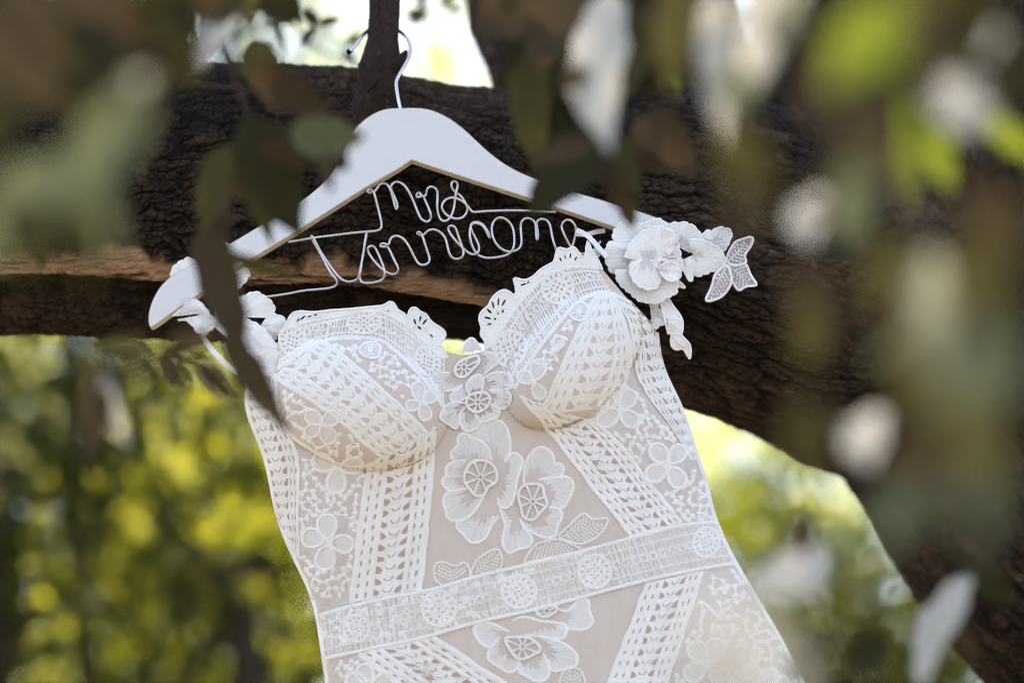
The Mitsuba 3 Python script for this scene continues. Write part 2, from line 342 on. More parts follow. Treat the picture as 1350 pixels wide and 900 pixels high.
W2 = [(338, 393.2), (346.7, 391.7), (380, 387), (405, 382.5), (440.6, 377.5), (444.5, 371), (438, 362), (423, 335), (410, 311.5), (412, 312), (420, 327), (433, 347), (447, 365), (457, 371), (467, 370), (473, 365), (477, 345), (481, 322), (483.5, 307.5), (481.5, 316), (478.5, 338), (474, 363), (478, 372), (487, 373), (503, 369), (507, 363), (506, 353), (498, 333), (492.5, 325), (487, 325), (485, 330), (492, 342), (502, 353), (512, 360), (521, 361), (525, 355), (520, 343), (512, 327), (508, 325), (502.5, 325), (502, 322), (507, 321), (512, 322.5), (515, 315), (522, 311), (532, 315), (542, 330), (550, 345), (555.5, 349), (561.7, 348.3), (566.3, 343.3), (564, 333), (557.5, 313), (555.5, 310), (551.7, 309), (550, 307), (553, 306), (557.5, 309.7), (563.3, 305), (571.7, 302.5), (580, 306), (586.7, 313.3), (590.8, 328.3), (595.8, 339), (603.3, 341.3), (610, 337.5), (610.3, 328.3), (605, 313.3), (600, 300), (595.8, 297.5), (591.7, 299), (591.7, 304), (601.7, 318.3), (611.7, 328.3), (621.7, 335), (628.3, 334), (631.7, 328.3), (627.5, 315), (621.7, 303.3), (620.8, 296.7), (625, 293), (633.3, 294), (640.8, 301.7), (646.2, 313), (645.6, 313.6), (639, 301), (631, 294.8), (623.8, 295), (619.7, 301.7), (620.8, 318.3), (626.7, 331.7), (633.3, 337.5), (643.3, 340), (660, 338.3), (671.7, 334), (676.7, 326.7), (678, 313.3), (675, 298.3), (666.7, 289), (658, 287), (650.8, 292.5), (648.3, 303.3), (652.5, 318.3), (661.7, 328.3), (673, 331.7), (683.3, 328.3), (687.5, 318.3), (686.7, 296.7), (690.8, 289), (698.3, 288), (705, 293), (706.7, 303.3), (708, 316), (709.2, 308), (707.8, 293), (712.5, 289), (720, 290), (725, 296.7), (728, 311.7), (732.5, 326.7), (736, 334), (744, 338), (752, 330), (758, 313), (759, 300), (753, 291), (746.7, 290), (741.7, 294), (741, 301.7), (746.7, 315), (754, 326.7), (765, 334), (778, 333), (792, 318)]
for W in (W1, W2):
    wv = MB(); w = np.array(W); yy = 1.999 + 0.0016 * np.sin(np.arange(len(w)) * 1.9)
    tube(wv, at(w[:, 0], w[:, 1], yy), 0.00105, 8, 0.0011)
    part(hanger, 'wire_word', wv, 'mat_wire', label='bent wire word under the hanger top' if W is W1 else 'longer bent wire word below it')

# ------------------------------------------------------------------ dress surface
DL = np.array([(328, 500), (326, 539), (348, 600), (364, 672), (387, 733), (412, 789), (423, 844), (431, 900), (440, 1000), (452, 1200)], float)
DR = np.array([(866, 438), (875, 486), (896, 532), (914, 583), (929, 629), (944, 685), (970, 741), (988, 772), (1024, 833), (1059, 900), (1110, 1000), (1200, 1200)], float)
SL = 0.25
def rowb(p): return p[..., 1] + SL * (p[..., 0] - 650)
def body_t(p):
    b = rowb(p); xl = np.interp(b, rowb(DL), DL[:, 0]); xr = np.interp(b, rowb(DR), DR[:, 0])
    return np.clip((2 * p[..., 0] - xl - xr) / (xr - xl), -1, 1)
CUPS = [((472, 532), 120, 84, 16), ((756, 474), 108, 68, -46)]
def cup_r2(p, k, grow=1.0):
    (cx, cy), a, b, ang = CUPS[k]; c, s = math.cos(math.radians(ang)), math.sin(math.radians(ang))
    x, y = p[..., 0] - cx, p[..., 1] - cy
    return ((x * c + y * s) / (a * grow)) ** 2 + ((-x * s + y * c) / (b * grow)) ** 2
def relief(p):
    p = np.asarray(p, float)
    t = body_t(p)
    d = 0.050 * np.sqrt(np.clip(1 - t * t, 0, 1))
    for k in (0, 1):
        r2 = cup_r2(p, k)
        d = d + 0.031 * np.clip(1 - r2, 0, 1) ** 0.5 + 0.010 * np.exp(-r2 * 0.8)
    q = np.stack([p[..., 0] * .012, p[..., 1] * .012, 0 * p[..., 0]], -1)
    q2 = np.stack([(p[..., 0] + .25 * p[..., 1]) * .05, (p[..., 1] - .25 * p[..., 0]) * .012, 0 * p[..., 0]], -1)
    away = np.clip(np.minimum(cup_r2(p, 0), cup_r2(p, 1)) - 1, 0, 1)
    return d + 0.0035 * (meshkit.fbm(q, 2, 3) - 0.5) + away * 0.0075 * (meshkit.fbm(q2, 2, 8) - 0.5)
def S(p, off=0.0):
    p = np.asarray(p, float); return at(p[..., 0], p[..., 1], YD - relief(p) - off)
def flat(Y, wave=0.0, seed=0, sc=0.03):
    def F(p, off=0.0):
        p = np.asarray(p, float)
        w = wave * (meshkit.fbm(np.stack([p[..., 0] * sc, p[..., 1] * sc, 0 * p[..., 0]], -1), 2, seed) - 0.5) if wave else 0.0
        return at(p[..., 0], p[..., 1], Y + w - off)
    return F

# ------------------------------------------------------------------ lace tools (2-D in photograph pixels of the dress, laid on a surface)
CX = np.array([-1, -0.72, 0, 0.72, 1.0]); CH = np.array([-0.25, 0.66, 1.0, 0.66, -0.25])
def cord(mb, pts, w, h=None, off=0.0, closed=False, smooth=True, step=2.2, taper=None, surf=S):
    q = resample(pts, step, closed, smooth)
    if closed: t = np.roll(q, -1, 0) - np.roll(q, 1, 0)
    else: t = np.gradient(q, axis=0)
    t = t / (np.linalg.norm(t, axis=1, keepdims=True) + 1e-9); nr = np.stack([-t[:, 1], t[:, 0]], -1)
    n = len(q); ww = np.full(n, w * 0.5)
    if taper is not None: ww = ww * np.interp(np.linspace(0, 1, n), np.linspace(0, 1, len(taper)), taper)
    hh = (0.34 * w * PX if h is None else h)
    P = q[:, None] + nr[:, None] * (CX[None] * ww[:, None])[..., None]
    V = surf(P, off + hh * CH[None] * (ww / (w * 0.5))[:, None])
    f = grid_faces(n, 5)
    if closed:
        k = np.arange(4); f = np.vstack([f, np.stack([(n - 1) * 5 + k, k, k + 1, (n - 1) * 5 + k + 1], -1)])
    mb.add(V.reshape(-1, 3), f[:, ::-1])
def stitches(mb, A, B, w0, w1, off, h, surf=S, k=4):
    """many tapered threads from points A to points B at once"""
    A, B = np.asarray(A, float), np.asarray(B, float); n = len(A)
    t = (B - A) / (np.linalg.norm(B - A, axis=1, keepdims=True) + 1e-9); nr = np.stack([-t[:, 1], t[:, 0]], -1)
    u = np.linspace(0, 1, k); c = A[:, None] + (B - A)[:, None] * u[None, :, None]
    ww = 0.5 * (w0 + (w1 - w0) * u ** 1.5); cx = np.array([-1, 0, 1.0]); ch = np.array([-0.1, 1, -0.1])
    P = c[:, :, None] + nr[:, None, None] * (ww[None, :, None] * cx[None, None])[..., None]
    hv = off + h * ch[None, None] * np.interp(u, [0, 1], [1, 0.5])[None, :, None] * np.ones((n, 1, 1))
    V = surf(P, hv)
    f = grid_faces(k, 3)
    F = (f[None] + (np.arange(n) * k * 3)[:, None, None]).reshape(-1, 4)
    mb.add(V.reshape(-1, 3), F[:, ::-1])
def tri_poly(poly, seg, size=None):
    poly = shapely.segmentize(poly, seg)
    v, f = trimesh.creation.triangulate_polygon(poly, engine='earcut')
    if size:
        v3, f = trimesh.remesh.subdivide_to_size(np.c_[v, 0 * v[:, 0]], f, size, max_iter=12)
        m = trimesh.Trimesh(v3, f, process=False); m.merge_vertices(); v, f = np.array(m.vertices)[:, :2], np.array(m.faces)
    a = np.cross(v[f[:, 1]] - v[f[:, 0]], v[f[:, 2]] - v[f[:, 0]])
    f = np.where((a > 0)[:, None], f, f[:, ::-1])       # counter-clockwise in y-down pixels
    return v, f
def strip(mb, L, R, off, surf=S, n=50, m=14):
    L = resample(L, 2, n=n); R = resample(R, 2, n=n); t = np.linspace(0, 1, m)
    P = L[:, None] + (R - L)[:, None] * t[None, :, None]; mb.add(surf(P, off).reshape(-1, 3), grid_faces(n, m))
def polys(g): return [x for x in getattr(g, 'geoms', [g]) if x.geom_type == 'Polygon' and x.area > 0.5]
def slab(mb, poly, off, seg=3.0, size=7.0, wall=True, surf=S, mapf=None):
    """a sheet of cloth with an edge: its face at height off over the surface"""
    for g in polys(poly):
        v, f = tri_poly(g, seg, size)
        p = mapf(v) if mapf else v
        mb.add(surf(p, off), f)
        if wall:
            for r in [g.exterior, *g.interiors]:
                c = np.array(shapely.segmentize(r, seg).coords)
                c = mapf(c) if mapf else c
                n = len(c); V = np.vstack([surf(c, off), surf(c, off * 0 - 0.0004)])
                k = np.arange(n - 1); mb.add(V, np.stack([k, k + 1, n + k + 1, n + k], -1))
def dot(mb, c, rx, ry, h, ang=0.0, off=0.0, surf=S, n=10):
    a = np.arange(n) / n * 2 * np.pi; ca, sa = math.cos(ang), math.sin(ang)
    rings, H = [1.0, 0.72, 0.35], [-0.15, 0.68, 0.95]
    P = np.concatenate([np.stack([r * rx * np.cos(a), r * ry * np.sin(a)], -1) for r in rings] + [np.zeros((1, 2))])
    P = np.stack([P[:, 0] * ca - P[:, 1] * sa, P[:, 0] * sa + P[:, 1] * ca], -1) + np.asarray(c)
    hv = np.concatenate([np.full(n, x * h) for x in H] + [[h]]) + off
    f = grid_faces(3, n, True); tri = np.vstack([f[:, [0, 1, 2]], f[:, [0, 2, 3]]])
    k = np.arange(n); tri = np.vstack([tri, np.stack([2 * n + k, np.full(n, 3 * n), 2 * n + (k + 1) % n], -1)])
    mb.add(surf(P, hv), tri)

# ---- a band of cut lace: two dashed rows, a column of chevrons, two dashed rows
UNIT = (15.5, 94.0)
def ell(x, y, a, b, ang=0): return affinity.rotate(affinity.scale(Point(x, y).buffer(1, 5), a, b), ang)
def band_cell():
    s, w = UNIT
    P = Polygon([(0, 0), (s, 0), (s, w), (0, w)])
    holes = []
    for t in (0.108, 0.225, 0.795, 0.890): holes.append(ell(s * 0.5, t * w, 3.9, 1.55))
    holes.append(Polygon([(2.6, .332 * w), (11.6, .338 * w), (12.2, .385 * w), (10.4, .425 * w), (7.0, .405 * w)]).buffer(0.5))
    holes.append(Polygon([(2.6, .708 * w), (11.6, .702 * w), (12.2, .655 * w), (10.4, .615 * w), (7.0, .635 * w)]).buffer(0.5))
    for sg in (-1, 1):
        holes.append(LineString([(9.6, (.52 + sg * .016) * w), (7.4, (.52 + sg * .046) * w), (5.2, (.52 + sg * .062) * w)]).buffer(.85))
    return P.difference(shapely.union_all(holes))
CELL = band_cell(); CELLV, CELLF = tri_poly(CELL, 4.0, 8.0)
def band(L, R, n=None, t0=0.0, t1=1.0, parent=None, surf=S, off=0.0009, flip=False):
    L = resample(L, 2, n=80); R = resample(R, 2, n=80)
    ln = 0.5 * (np.linalg.norm(np.diff(L, axis=0), axis=1).sum() + np.linalg.norm(np.diff(R, axis=0), axis=1).sum())
    n = n or max(2, int(round(ln / UNIT[0])))
    u = np.linspace(0, 1, 80)
    def M(s, t):
        if flip: s = 1 - s
        l = np.stack([np.interp(s, u, L[:, k]) for k in (0, 1)], -1); r = np.stack([np.interp(s, u, R[:, k]) for k in (0, 1)], -1)
        p = l + (r - l) * ((t - t0) / (t1 - t0))[..., None]
        q = np.stack([p[..., 0] * .09, p[..., 1] * .09, 0 * p[..., 0]], -1)      # handmade unevenness
        return p + 2.6 * np.stack([meshkit.noise(q, 1) - .5, meshkit.noise(q, 2) - .5], -1)
    mb = MB()
    cell, cv, cf = CELL, CELLV, CELLF
    if t0 > 0 or t1 < 1:
        cell = CELL.intersection(shapely.box(-1, t0 * UNIT[1], UNIT[0] + 1, t1 * UNIT[1])); cell = max(polys(cell), key=lambda g: g.area); cv, cf = tri_poly(cell, 4.0, 8.0)
    for k in range(n):
        s = (k + cv[:, 0] / UNIT[0]) / n
        V = surf(M(s, cv[:, 1] / UNIT[1]), off)
        fl = cf[:, ::-1] if flip else cf
        mb.add(V, fl)
        for r in cell.interiors:
            c = np.array(shapely.segmentize(r, 4.0).coords); p = M((k + c[:, 0] / UNIT[0]) / n, c[:, 1] / UNIT[1]); m = len(c)
            q = np.arange(m - 1); mb.add(np.vstack([surf(p, off), surf(p, -0.0004)]), np.stack([q, q + 1, m + q + 1, m + q], -1))
    width = np.linalg.norm(L - R, axis=1).mean() / (t1 - t0)
    ss = np.linspace(0, 1, max(30, n * 6))
    for t, w in ((0.035, .060), (0.167, .046), (0.285, .050), (0.735, .048), (0.842, .044), (0.962, .066)):
        if t0 - 0.01 <= t <= t1 + 0.01:
            cord(mb, M(ss, np.full(len(ss), t)), w * width, 0.0009, off - 0.0002, smooth=False, surf=surf)
    return mb

# ---- medallion, ring chain, ladder lace
def medallion(c, rx, ry, ang, surf=S, off=0.0010):
    mb = MB(); disc = Point(0, 0).buffer(1, 12); holes = []
    for k in range(14):
        a = k / 14 * 2 * math.pi
        holes.append(affinity.translate(affinity.rotate(affinity.scale(Point(0, 0).buffer(1, 4), 0.115, 0.070), math.degrees(a), origin=(0, 0)), 0.76 * math.cos(a), 0.76 * math.sin(a)))
    for i in range(-2, 3):
        for j in range(-2, 3):
            if math.hypot(i, j) < 2.3 and (i + j) % 2 == 0: holes.append(affinity.translate(affinity.rotate(shapely.box(-.068, -.068, .068, .068), 45), i * .20, j * .20))
    g = disc.difference(shapely.union_all(holes))
    tr = lambda q: affinity.translate(affinity.rotate(affinity.scale(q, rx, ry, origin=(0, 0)), ang, origin=(0, 0)), *c)
    slab(mb, tr(g), off, 3.0, 8.0, surf=surf)
    e = np.array(tr(disc).exterior.coords)[:-1]; cord(mb, e[::2], 3.6, 0.0009, off - .0003, True, surf=surf)
    e = np.array(tr(affinity.scale(disc, .56, .56)).exterior.coords)[:-1]; cord(mb, e[::3], 2.0, 0.0006, off - .0002, True, surf=surf)
    return mb
def ladder(U, Lo, spacing, w, rails, surf=S, off=0.0004, jitter=0.0, seed=0, skew=0.0, gaps=()):
    n = 400; U = resample(U, 2, n=n); Lo = resample(Lo, 2, n=n); mb = MB(); r = rng(seed); u = np.linspace(0, 1, n)
    ln = np.linalg.norm(np.diff(0.5 * (U + Lo), axis=0), axis=1).sum(); k = int(ln / spacing)
    s = (np.arange(k) + 0.5) / k + r.normal(0, jitter, k) / k
    at_ = lambda C, s: np.stack([np.interp(s, u, C[:, j]) for j in (0, 1)], -1)
    for x in s:
        a, b = at_(U, x), at_(Lo, x + skew)
        q = a + (b - a) * np.linspace(0, 1, 25)[:, None]; ok = np.ones(25, bool)
        for x0, y0, rx, ry in gaps: ok &= ((q[:, 0] - x0) / rx) ** 2 + ((q[:, 1] - y0) / ry) ** 2 > .88
        i = 0
        while i < 25:
            j = i
            while j < 25 and ok[j]: j += 1
            if j - i > 2: cord(mb, q[i:j:3] if j - i > 6 else q[i:j], w * (1 + r.normal(0, .12)), 0.0006, off, step=5, surf=surf)
            i = max(j, i + 1)
    for t, ww in rails: cord(mb, U + (Lo - U) * t, ww, 0.0009, off, smooth=False, step=3, surf=surf)
    return mb, (lambda s, t: at_(U, s) + (at_(Lo, s) - at_(U, s)) * t)
def ring(mb, c, r, w, surf=S, off=0.0008, sq=1.0, ang=0.0):
    a = np.arange(10) / 10 * 2 * np.pi; p = np.stack([r * np.cos(a), sq * r * np.sin(a)], -1)
    p = np.stack([p[:, 0] * math.cos(ang) - p[:, 1] * math.sin(ang), p[:, 0] * math.sin(ang) + p[:, 1] * math.cos(ang)], -1)
    cord(mb, p + np.asarray(c), w, 0.0009, off, True, step=1.6, surf=surf)

# ---- embroidered petals with feathered inner edge, flower hearts, leaves
RIM, FILL, TULLE = np.array([.82, .80, .79]), np.array([.735, .70, .68]), np.array([.63, .595, .60])
def petal(outline, base, w=4.6, fill=0.58, seed=0, surf=S, off=0.0004, rimoff=0.0006):
    mb = MB(); r = rng(seed); q = resample(outline, 1.15); B = np.asarray(base, float)
    n = len(q); jag = np.interp(np.arange(n), np.arange(0, n + 6, 4), r.uniform(-.16, .16, len(np.arange(0, n + 6, 4))))
    ends = np.clip(np.interp(np.linspace(0, 1, n), [0, .12, .3, .7, .88, 1], [.10, .7, 1, 1, .7, .10]), 0, 1)
    f = np.clip((fill + jag + r.uniform(-.07, .07, n)) * ends, 0.03, 0.9)
    stitches(mb, q, q + (B - q) * f[:, None], 2.3, 0.7, off, 0.0004, surf)
    k = mb.n; mb.c.append(np.repeat(FILL * r.uniform(.90, 1.07, (n, 1)), k // n, 0))
    cord(mb, outline, w * .9, 0.0008, rimoff - 0.0003, taper=[.75, 1, 1.05, 1, .75], surf=surf); mb.c.append(np.tile(RIM, (mb.n - k, 1)))
    return mb
def heart(core, c, w=4.0, spokes=8, surf=S, off=0.0014):
    mb = MB(); q = resample(core, 2.0, True)
    cord(mb, core, w, 0.0010, off, True, surf=surf)
    d = q - c; a = np.arctan2(d[:, 1], d[:, 0]); r = np.linalg.norm(d, axis=1); o = np.argsort(a)
    for k in range(spokes):
        x = -math.pi + (k + .5) * 2 * math.pi / spokes; rr = np.interp(x, a[o], r[o]); e = np.array([math.cos(x), math.sin(x)])
        cord(mb, np.array([c + e * 3.2, c + e * rr * .6, c + e * rr]), 2.5, 0.0007, off, step=3, taper=[.8, 1, 1.5], surf=surf)
    ring(mb, c, 3.4, 2.2, surf, off)
    return mb
def sprig(outline, base, tip, seed=0, w=3.0, surf=S, off=0.0007):
    """a leaf: cord outline with rows of small seed stitches either side of a vein"""
    mb = MB(); r = rng(seed); pg = Polygon(resample(outline, 2, True)).buffer(-w * .9)
    cord(mb, outline, w, 0.0009, off, True, surf=surf)
    b, t = np.asarray(base, float), np.asarray(tip, float); L = np.linalg.norm(t - b); e = (t - b) / L; nr = np.array([-e[1], e[0]])
    cord(mb, np.array([b, b + e * L * .5, b + e * L * .85]), 2.0, .0006, off, taper=[1, 1, .4], surf=surf)
    for k in np.arange(0.12, 0.95, 5.2 / L):
        for sg in (-1, 1):
            for m in range(1, 6):
                c = b + e * (L * k + m * 2.4) + nr * sg * (m * 3.9 - .6)
                if pg.contains(Point(c)): dot(mb, c, 2.3, 1.45, .0007, math.atan2(*(e * .8 + nr * sg)[::-1]), off - .0003, surf, 7)
    return mb
def blossom(c, petals, surf=S, off=0.0007, w=5.0):
    """a four petalled flower of thick cord with sheer petals: (angle, distance, half length, half width) per petal"""
    c = np.asarray(c, float); rim, sheer = MB(), MB()
    for ang, d, a, b in petals:
        x = math.radians(ang); cc = c + d * np.array([math.cos(x), math.sin(x)])
        th = np.arange(14) / 14 * 2 * np.pi; q = np.stack([a * np.cos(th), b * (1 + .22 * np.cos(th)) * np.sin(th)], -1)
        q = np.stack([q[:, 0] * math.cos(x) - q[:, 1] * math.sin(x), q[:, 0] * math.sin(x) + q[:, 1] * math.cos(x)], -1) + cc
        cord(rim, q, w, 0.0011, off, True, surf=surf)
        slab(sheer, Polygon(resample(q, 2, True)), off - .0001, 3, 8, False, surf)
    dot(rim, c, 4.5, 4.5, .0011, 0, off, surf)
    for k in range(8):
        x = k / 8 * 2 * math.pi + .3; e = np.array([math.cos(x), math.sin(x)])
        cord(rim, np.array([c + e * 3, c + e * 8.5]), 1.7, .0008, off + .0002, smooth=False, surf=surf)
    return rim, sheer

# ------------------------------------------------------------------ the dress
dress = thing('wedding_dress', 'white lace bridal dress with padded cups hanging from the hanger', 'dress')
DT = [(328, 500), (345, 482), (365, 452), (380, 434), (410, 424), (453, 414), (505, 407), (535, 420), (560, 440), (583, 462), (612, 470), (640, 462), (652, 438), (690, 388), (722, 360), (757, 347), (795, 356), (822, 388), (850, 420), (866, 438)]
DB = [(452, 1200), (700, 1220), (950, 1222), (1200, 1200)]
def coons(nu, nv):
    th = np.linspace(0, math.pi, nu); u = 0.5 * (1 - np.cos(th)) * 0.55 + 0.45 * np.linspace(0, 1, nu); v = np.linspace(0, 1, nv) ** 1.25
    def ev(C, x):
        C = np.asarray(C, float); d = np.r_[0, np.cumsum(np.linalg.norm(np.diff(C, axis=0), axis=1))]; d /= d[-1]
        return np.stack([np.interp(x, d, C[:, k]) for k in (0, 1)], -1)
    t, b, l, r = ev(resample(DT, 3, smooth=False), u), ev(DB, u), ev(resample(DL, 4), v), ev(resample(DR, 4), v)
    U, V = u[:, None, None], v[None, :, None]
    return ((1 - V) * t[:, None] + V * b[:, None] + (1 - U) * l[None] + U * r[None]
            - ((1 - U) * (1 - V) * t[0] + U * (1 - V) * t[-1] + (1 - U) * V * b[0] + U * V * b[-1]))
G = coons(240, 260)
mb = MB(); mb.add(S(G, 0.0).reshape(-1, 3), grid_faces(240, 260)[:, ::-1])
part(dress, 'lining', mb, 'mat_lining', label='smooth skin toned lining behind the lace')
G2 = coons(60, 60); tb = body_t(G2)
mb = MB(); mb.add(at(G2[..., 0], G2[..., 1], YD + 0.032 * np.sqrt(np.clip(1 - tb * tb, 0, 1)) - 0.0005).reshape(-1, 3), grid_faces(60, 60))
part(dress, 'back', mb, 'mat_lining')

def net(poly, off=0.00035):
    mb = MB(); slab(mb, Polygon(poly), off, 4, 7, False); return mb
for nm, pg in (('left', [(392, 592), (410, 592), (431, 605), (455, 613), (484, 612), (472, 690), (459, 796), (414, 800), (400, 760), (388, 720), (390, 650)]),
               ('right', [(785, 551), (815, 522), (828, 490), (848, 520), (880, 562), (915, 612), (930, 645), (942, 688), (902, 690), (856, 632), (830, 598)]),
               ('lowl', [(440, 866), (474, 862), (520, 900), (580, 942), (450, 960), (434, 900)]),
               ('lowr', [(929, 751), (972, 742), (1022, 833), (1075, 935), (1078, 950), (872, 950), (881, 900)])):
    part(dress, 'net_panel', net(pg), 'mat_net')
CUP_L = [(365, 487), (387, 472), (413, 456), (445, 446), (475, 446), (501, 450), (523, 464), (544, 485), (565, 509), (583, 536), (576, 562), (560, 580), (543, 595), (517, 608), (479, 614), (453, 613), (431, 605), (410, 592), (383, 573), (368, 545), (361, 515)]
CUP_R = [(678, 513), (704, 469), (735, 429), (760, 401), (785, 388), (804, 385), (813, 406), (824, 440), (827, 480), (822, 512), (807, 533), (785, 551), (754, 557), (723, 549), (695, 533)]
bs('mat_cup', principled((0.60, 0.50, 0.42), 0.7, 0.2))
def cup_col(p, n, uv):
    s = 2 * math.pi / 0.0021
    a = dr.cos((p.x + p.z) * s); b = dr.cos((p.x - p.z) * s)
    th = dr.maximum(mikit.smoothstep(0.2, 0.9, a), mikit.smoothstep(0.2, 0.9, b))
    return mikit.mix((0.53, 0.41, 0.34), (0.70, 0.62, 0.56), th)
bs('mat_cup_net', principled(mikit.proc(cup_col), 0.8, 0.15))
cupl = part(dress, 'cup', net(CUP_L, .0003), 'mat_cup_net', label='padded left cup')
cupr = part(dress, 'cup', net(CUP_R, .0003), 'mat_cup_net', label='padded right cup')
for cu, line in ((cupl, [(368, 545), (383, 573), (410, 592), (431, 605), (453, 613), (479, 614), (517, 608), (543, 595), (560, 580), (574, 562)]), (cupr, [(695, 533), (723, 549), (754, 557), (785, 551), (807, 533), (822, 512), (827, 480)])):
    mb = MB(); cord(mb, line, 4.0, .0011, .0004); part(cu, 'underwire_seam', mb, 'mat_lace')

# lace bands
BANDS = [([(484, 611), (472, 690), (459, 795)], [(576, 566), (568, 670), (557, 777)], 0, 1, None),
         ([(684, 520), (697, 537), (760, 618), (831, 709)], [(772, 556), (787, 558), (830, 598), (856, 632), (902, 688)], 0, 1, None),
         ([(806, 386), (826, 420), (832, 450), (838, 492), (854, 522), (884, 562), (912, 606)], [(832, 396), (852, 418), (866, 438), (875, 480), (888, 518), (900, 548), (910, 575), (920, 606)], 0, .70, None),
         ([(330, 502), (328, 540), (350, 606), (365, 672), (384, 728)], [(366, 492), (372, 548), (394, 600), (394, 660), (396, 735)], .32, 1, None),
         ([(470, 862), (520, 900), (590, 952)], [(573, 838), (640, 882), (745, 952)], 0, 1, None),
         ([(851, 768), (801, 897), (785, 940)], [(929, 752), (881, 900), (867, 940)], 0, 1, None)]
for L, R, a, b, n in BANDS:
    part(dress, 'lace_band', band(L, R, n, a, b), 'mat_lace')
    mb = MB(); strip(mb, L, R, .0004); part(dress, 'nude_mesh', mb, 'mat_hole_shade', label='tan backing added behind the cut lace to darken its holes')  # backing strip added so the lace holes look shaded
part(cupl, 'lace_band', band([(362, 499), (400, 524), (450, 559), (482, 588), (505, 606)], [(400, 449), (424, 447), (469, 480), (523, 528), (568, 571)], 11, off=.0006), 'mat_lace')
part(cupr, 'lace_band', band([(786, 389), (764, 428), (735, 492), (708, 546)], [(809, 386), (829, 436), (832, 484), (814, 536)], 9, off=.0006), 'mat_lace')

# neckline ladder lace on the cups
UL = [(374, 436), (400, 425), (453, 416), (493, 410), (515, 416), (539, 432), (560, 450), (586, 473)]; LL = [(366, 486), (387, 471), (413, 455), (445, 445), (475, 445), (501, 449), (523, 463), (544, 484), (566, 509), (585, 536)]
UR = [(646, 458), (667, 425), (692, 391), (723, 363), (757, 352), (788, 354)]; LR = [(678, 513), (704, 468), (735, 428), (760, 400), (785, 387), (806, 384)]
for cu, U, L, chain, med in ((cupl, UL, LL, [(405, 437), (417, 433), (429, 430), (441, 427.5), (505, 430), (518, 437), (530, 447), (541, 456)], [(480, 425, 22, 14.5, 0), (386, 450, 17, 20, -30), (564, 477, 15, 20, -30)]),
                             (cupr, UR, LR, [(716.5, 395), (707, 407), (698, 418), (689, 430), (760, 371), (769, 369), (778, 367)], [(735, 379, 21, 21, -20), (672.5, 460, 22, 24, 20)])):
    mb, _ = ladder(U, L, 4.3, 2.3, [(0.0, 5), (.17, 3), (.52, 2.2), (.80, 3.0), (1.0, 5.5)], jitter=.12, seed=4, gaps=[m[:4] for m in med])
    lb = part(cu, 'ladder_lace', mb, 'mat_lace')
    mb = MB()
    for c in chain: ring(mb, c, 4.2, 2.8, off=.0009)
    part(cu, 'ring_chain', mb, 'mat_lace', kind='stuff')
    for x, y, rx, ry, an in med: part(cu, 'medallion', medallion((x, y), rx, ry, an), 'mat_lace')

# scalloped edging along the neckline
def edging(outer, inner, slits, lobes=(), surf=S, off=0.0008):
    mb = MB(); o = resample(outer, 2.5); pg = Polygon(np.vstack([o, resample(inner, 3)[::-1]])).buffer(0)
    cut = [ell(x, y, a, b, r) for x, y, a, b, r in slits]
    slab(mb, pg.difference(shapely.union_all(cut)) if cut else pg, off, 2.5, 6, surf=surf)
    cord(mb, outer, 3.4, .001, off - .0002, surf=surf)
    for l in lobes: cord(mb, l, 2.2, .0008, off, surf=surf)
    return mb
EDGE_L = [(372, 440), (379, 424), (385, 414), (396, 410.5), (413, 411.5), (432, 409.5), (453, 408), (475, 406), (496, 404), (507, 402), (513, 398.5), (519, 400), (524, 408), (533, 414), (537, 418), (541, 408), (548, 406), (554, 411), (561, 414), (566, 421), (574, 428), (583, 434), (587, 440), (583, 449), (580, 453), (585, 462), (590, 472)]
SL_L = [(547, 424, 4.2, 1.3, 70), (554, 420, 4, 1.2, 100), (560, 424, 4.5, 1.3, 130), (553, 432, 3, 1.4, 40), (562, 434, 3, 1.4, 60), (510, 411, 4, 1.2, 150), (392, 425, 6, 1.3, 110), (399, 419, 5, 1.2, 140), (408, 417, 3, 1.0, 160), (416, 415, 2.4, 1, 160), (569, 443, 3, 1.2, 50)]
part(cupl, 'scalloped_edge', edging(EDGE_L, UL, SL_L, [[(541, 436), (549, 428), (558, 430), (566, 440)], [(386, 430), (394, 424), (405, 420), (424, 417)]]), 'mat_lace')
EDGE_R = [(640, 462), (639, 449), (634, 441), (635, 432), (632, 421), (636, 410), (643, 404), (648, 395), (655, 387), (665, 382.5), (673, 386), (679, 389), (680, 378), (678, 367), (688, 369), (699, 367), (706, 362), (711, 357), (722, 350), (730, 345), (733, 335), (737, 327), (747, 329), (756, 326), (763, 334), (769, 339), (773, 331), (776, 320), (780, 331), (787, 341), (794, 356)]
SL_R = [(650, 402, 5, 1.4, 75), (657, 398, 5.2, 1.4, 95), (664, 399, 4.6, 1.4, 120), (645, 410, 4.5, 1.4, 45), (643, 419, 4.6, 1.4, 15), (646, 427, 4, 1.2, -15), (656, 412, 2.6, 1.5, 60), (663, 410, 2.4, 1.3, 100), (652, 420, 2.6, 1.4, 20), (690, 375, 4, 1.1, 160), (696, 373, 3, 1, 120), (745, 338, 3, 1, 80), (752, 337, 3.4, 1, 100), (759, 341, 3, 1, 120), (739, 342, 3, 1, 60)]
part(cupr, 'scalloped_edge', edging(EDGE_R, UR, SL_R, [[(648, 432), (651, 418), (659, 409), (669, 406)], [(690, 380), (700, 372), (716, 362)]]), 'mat_lace')

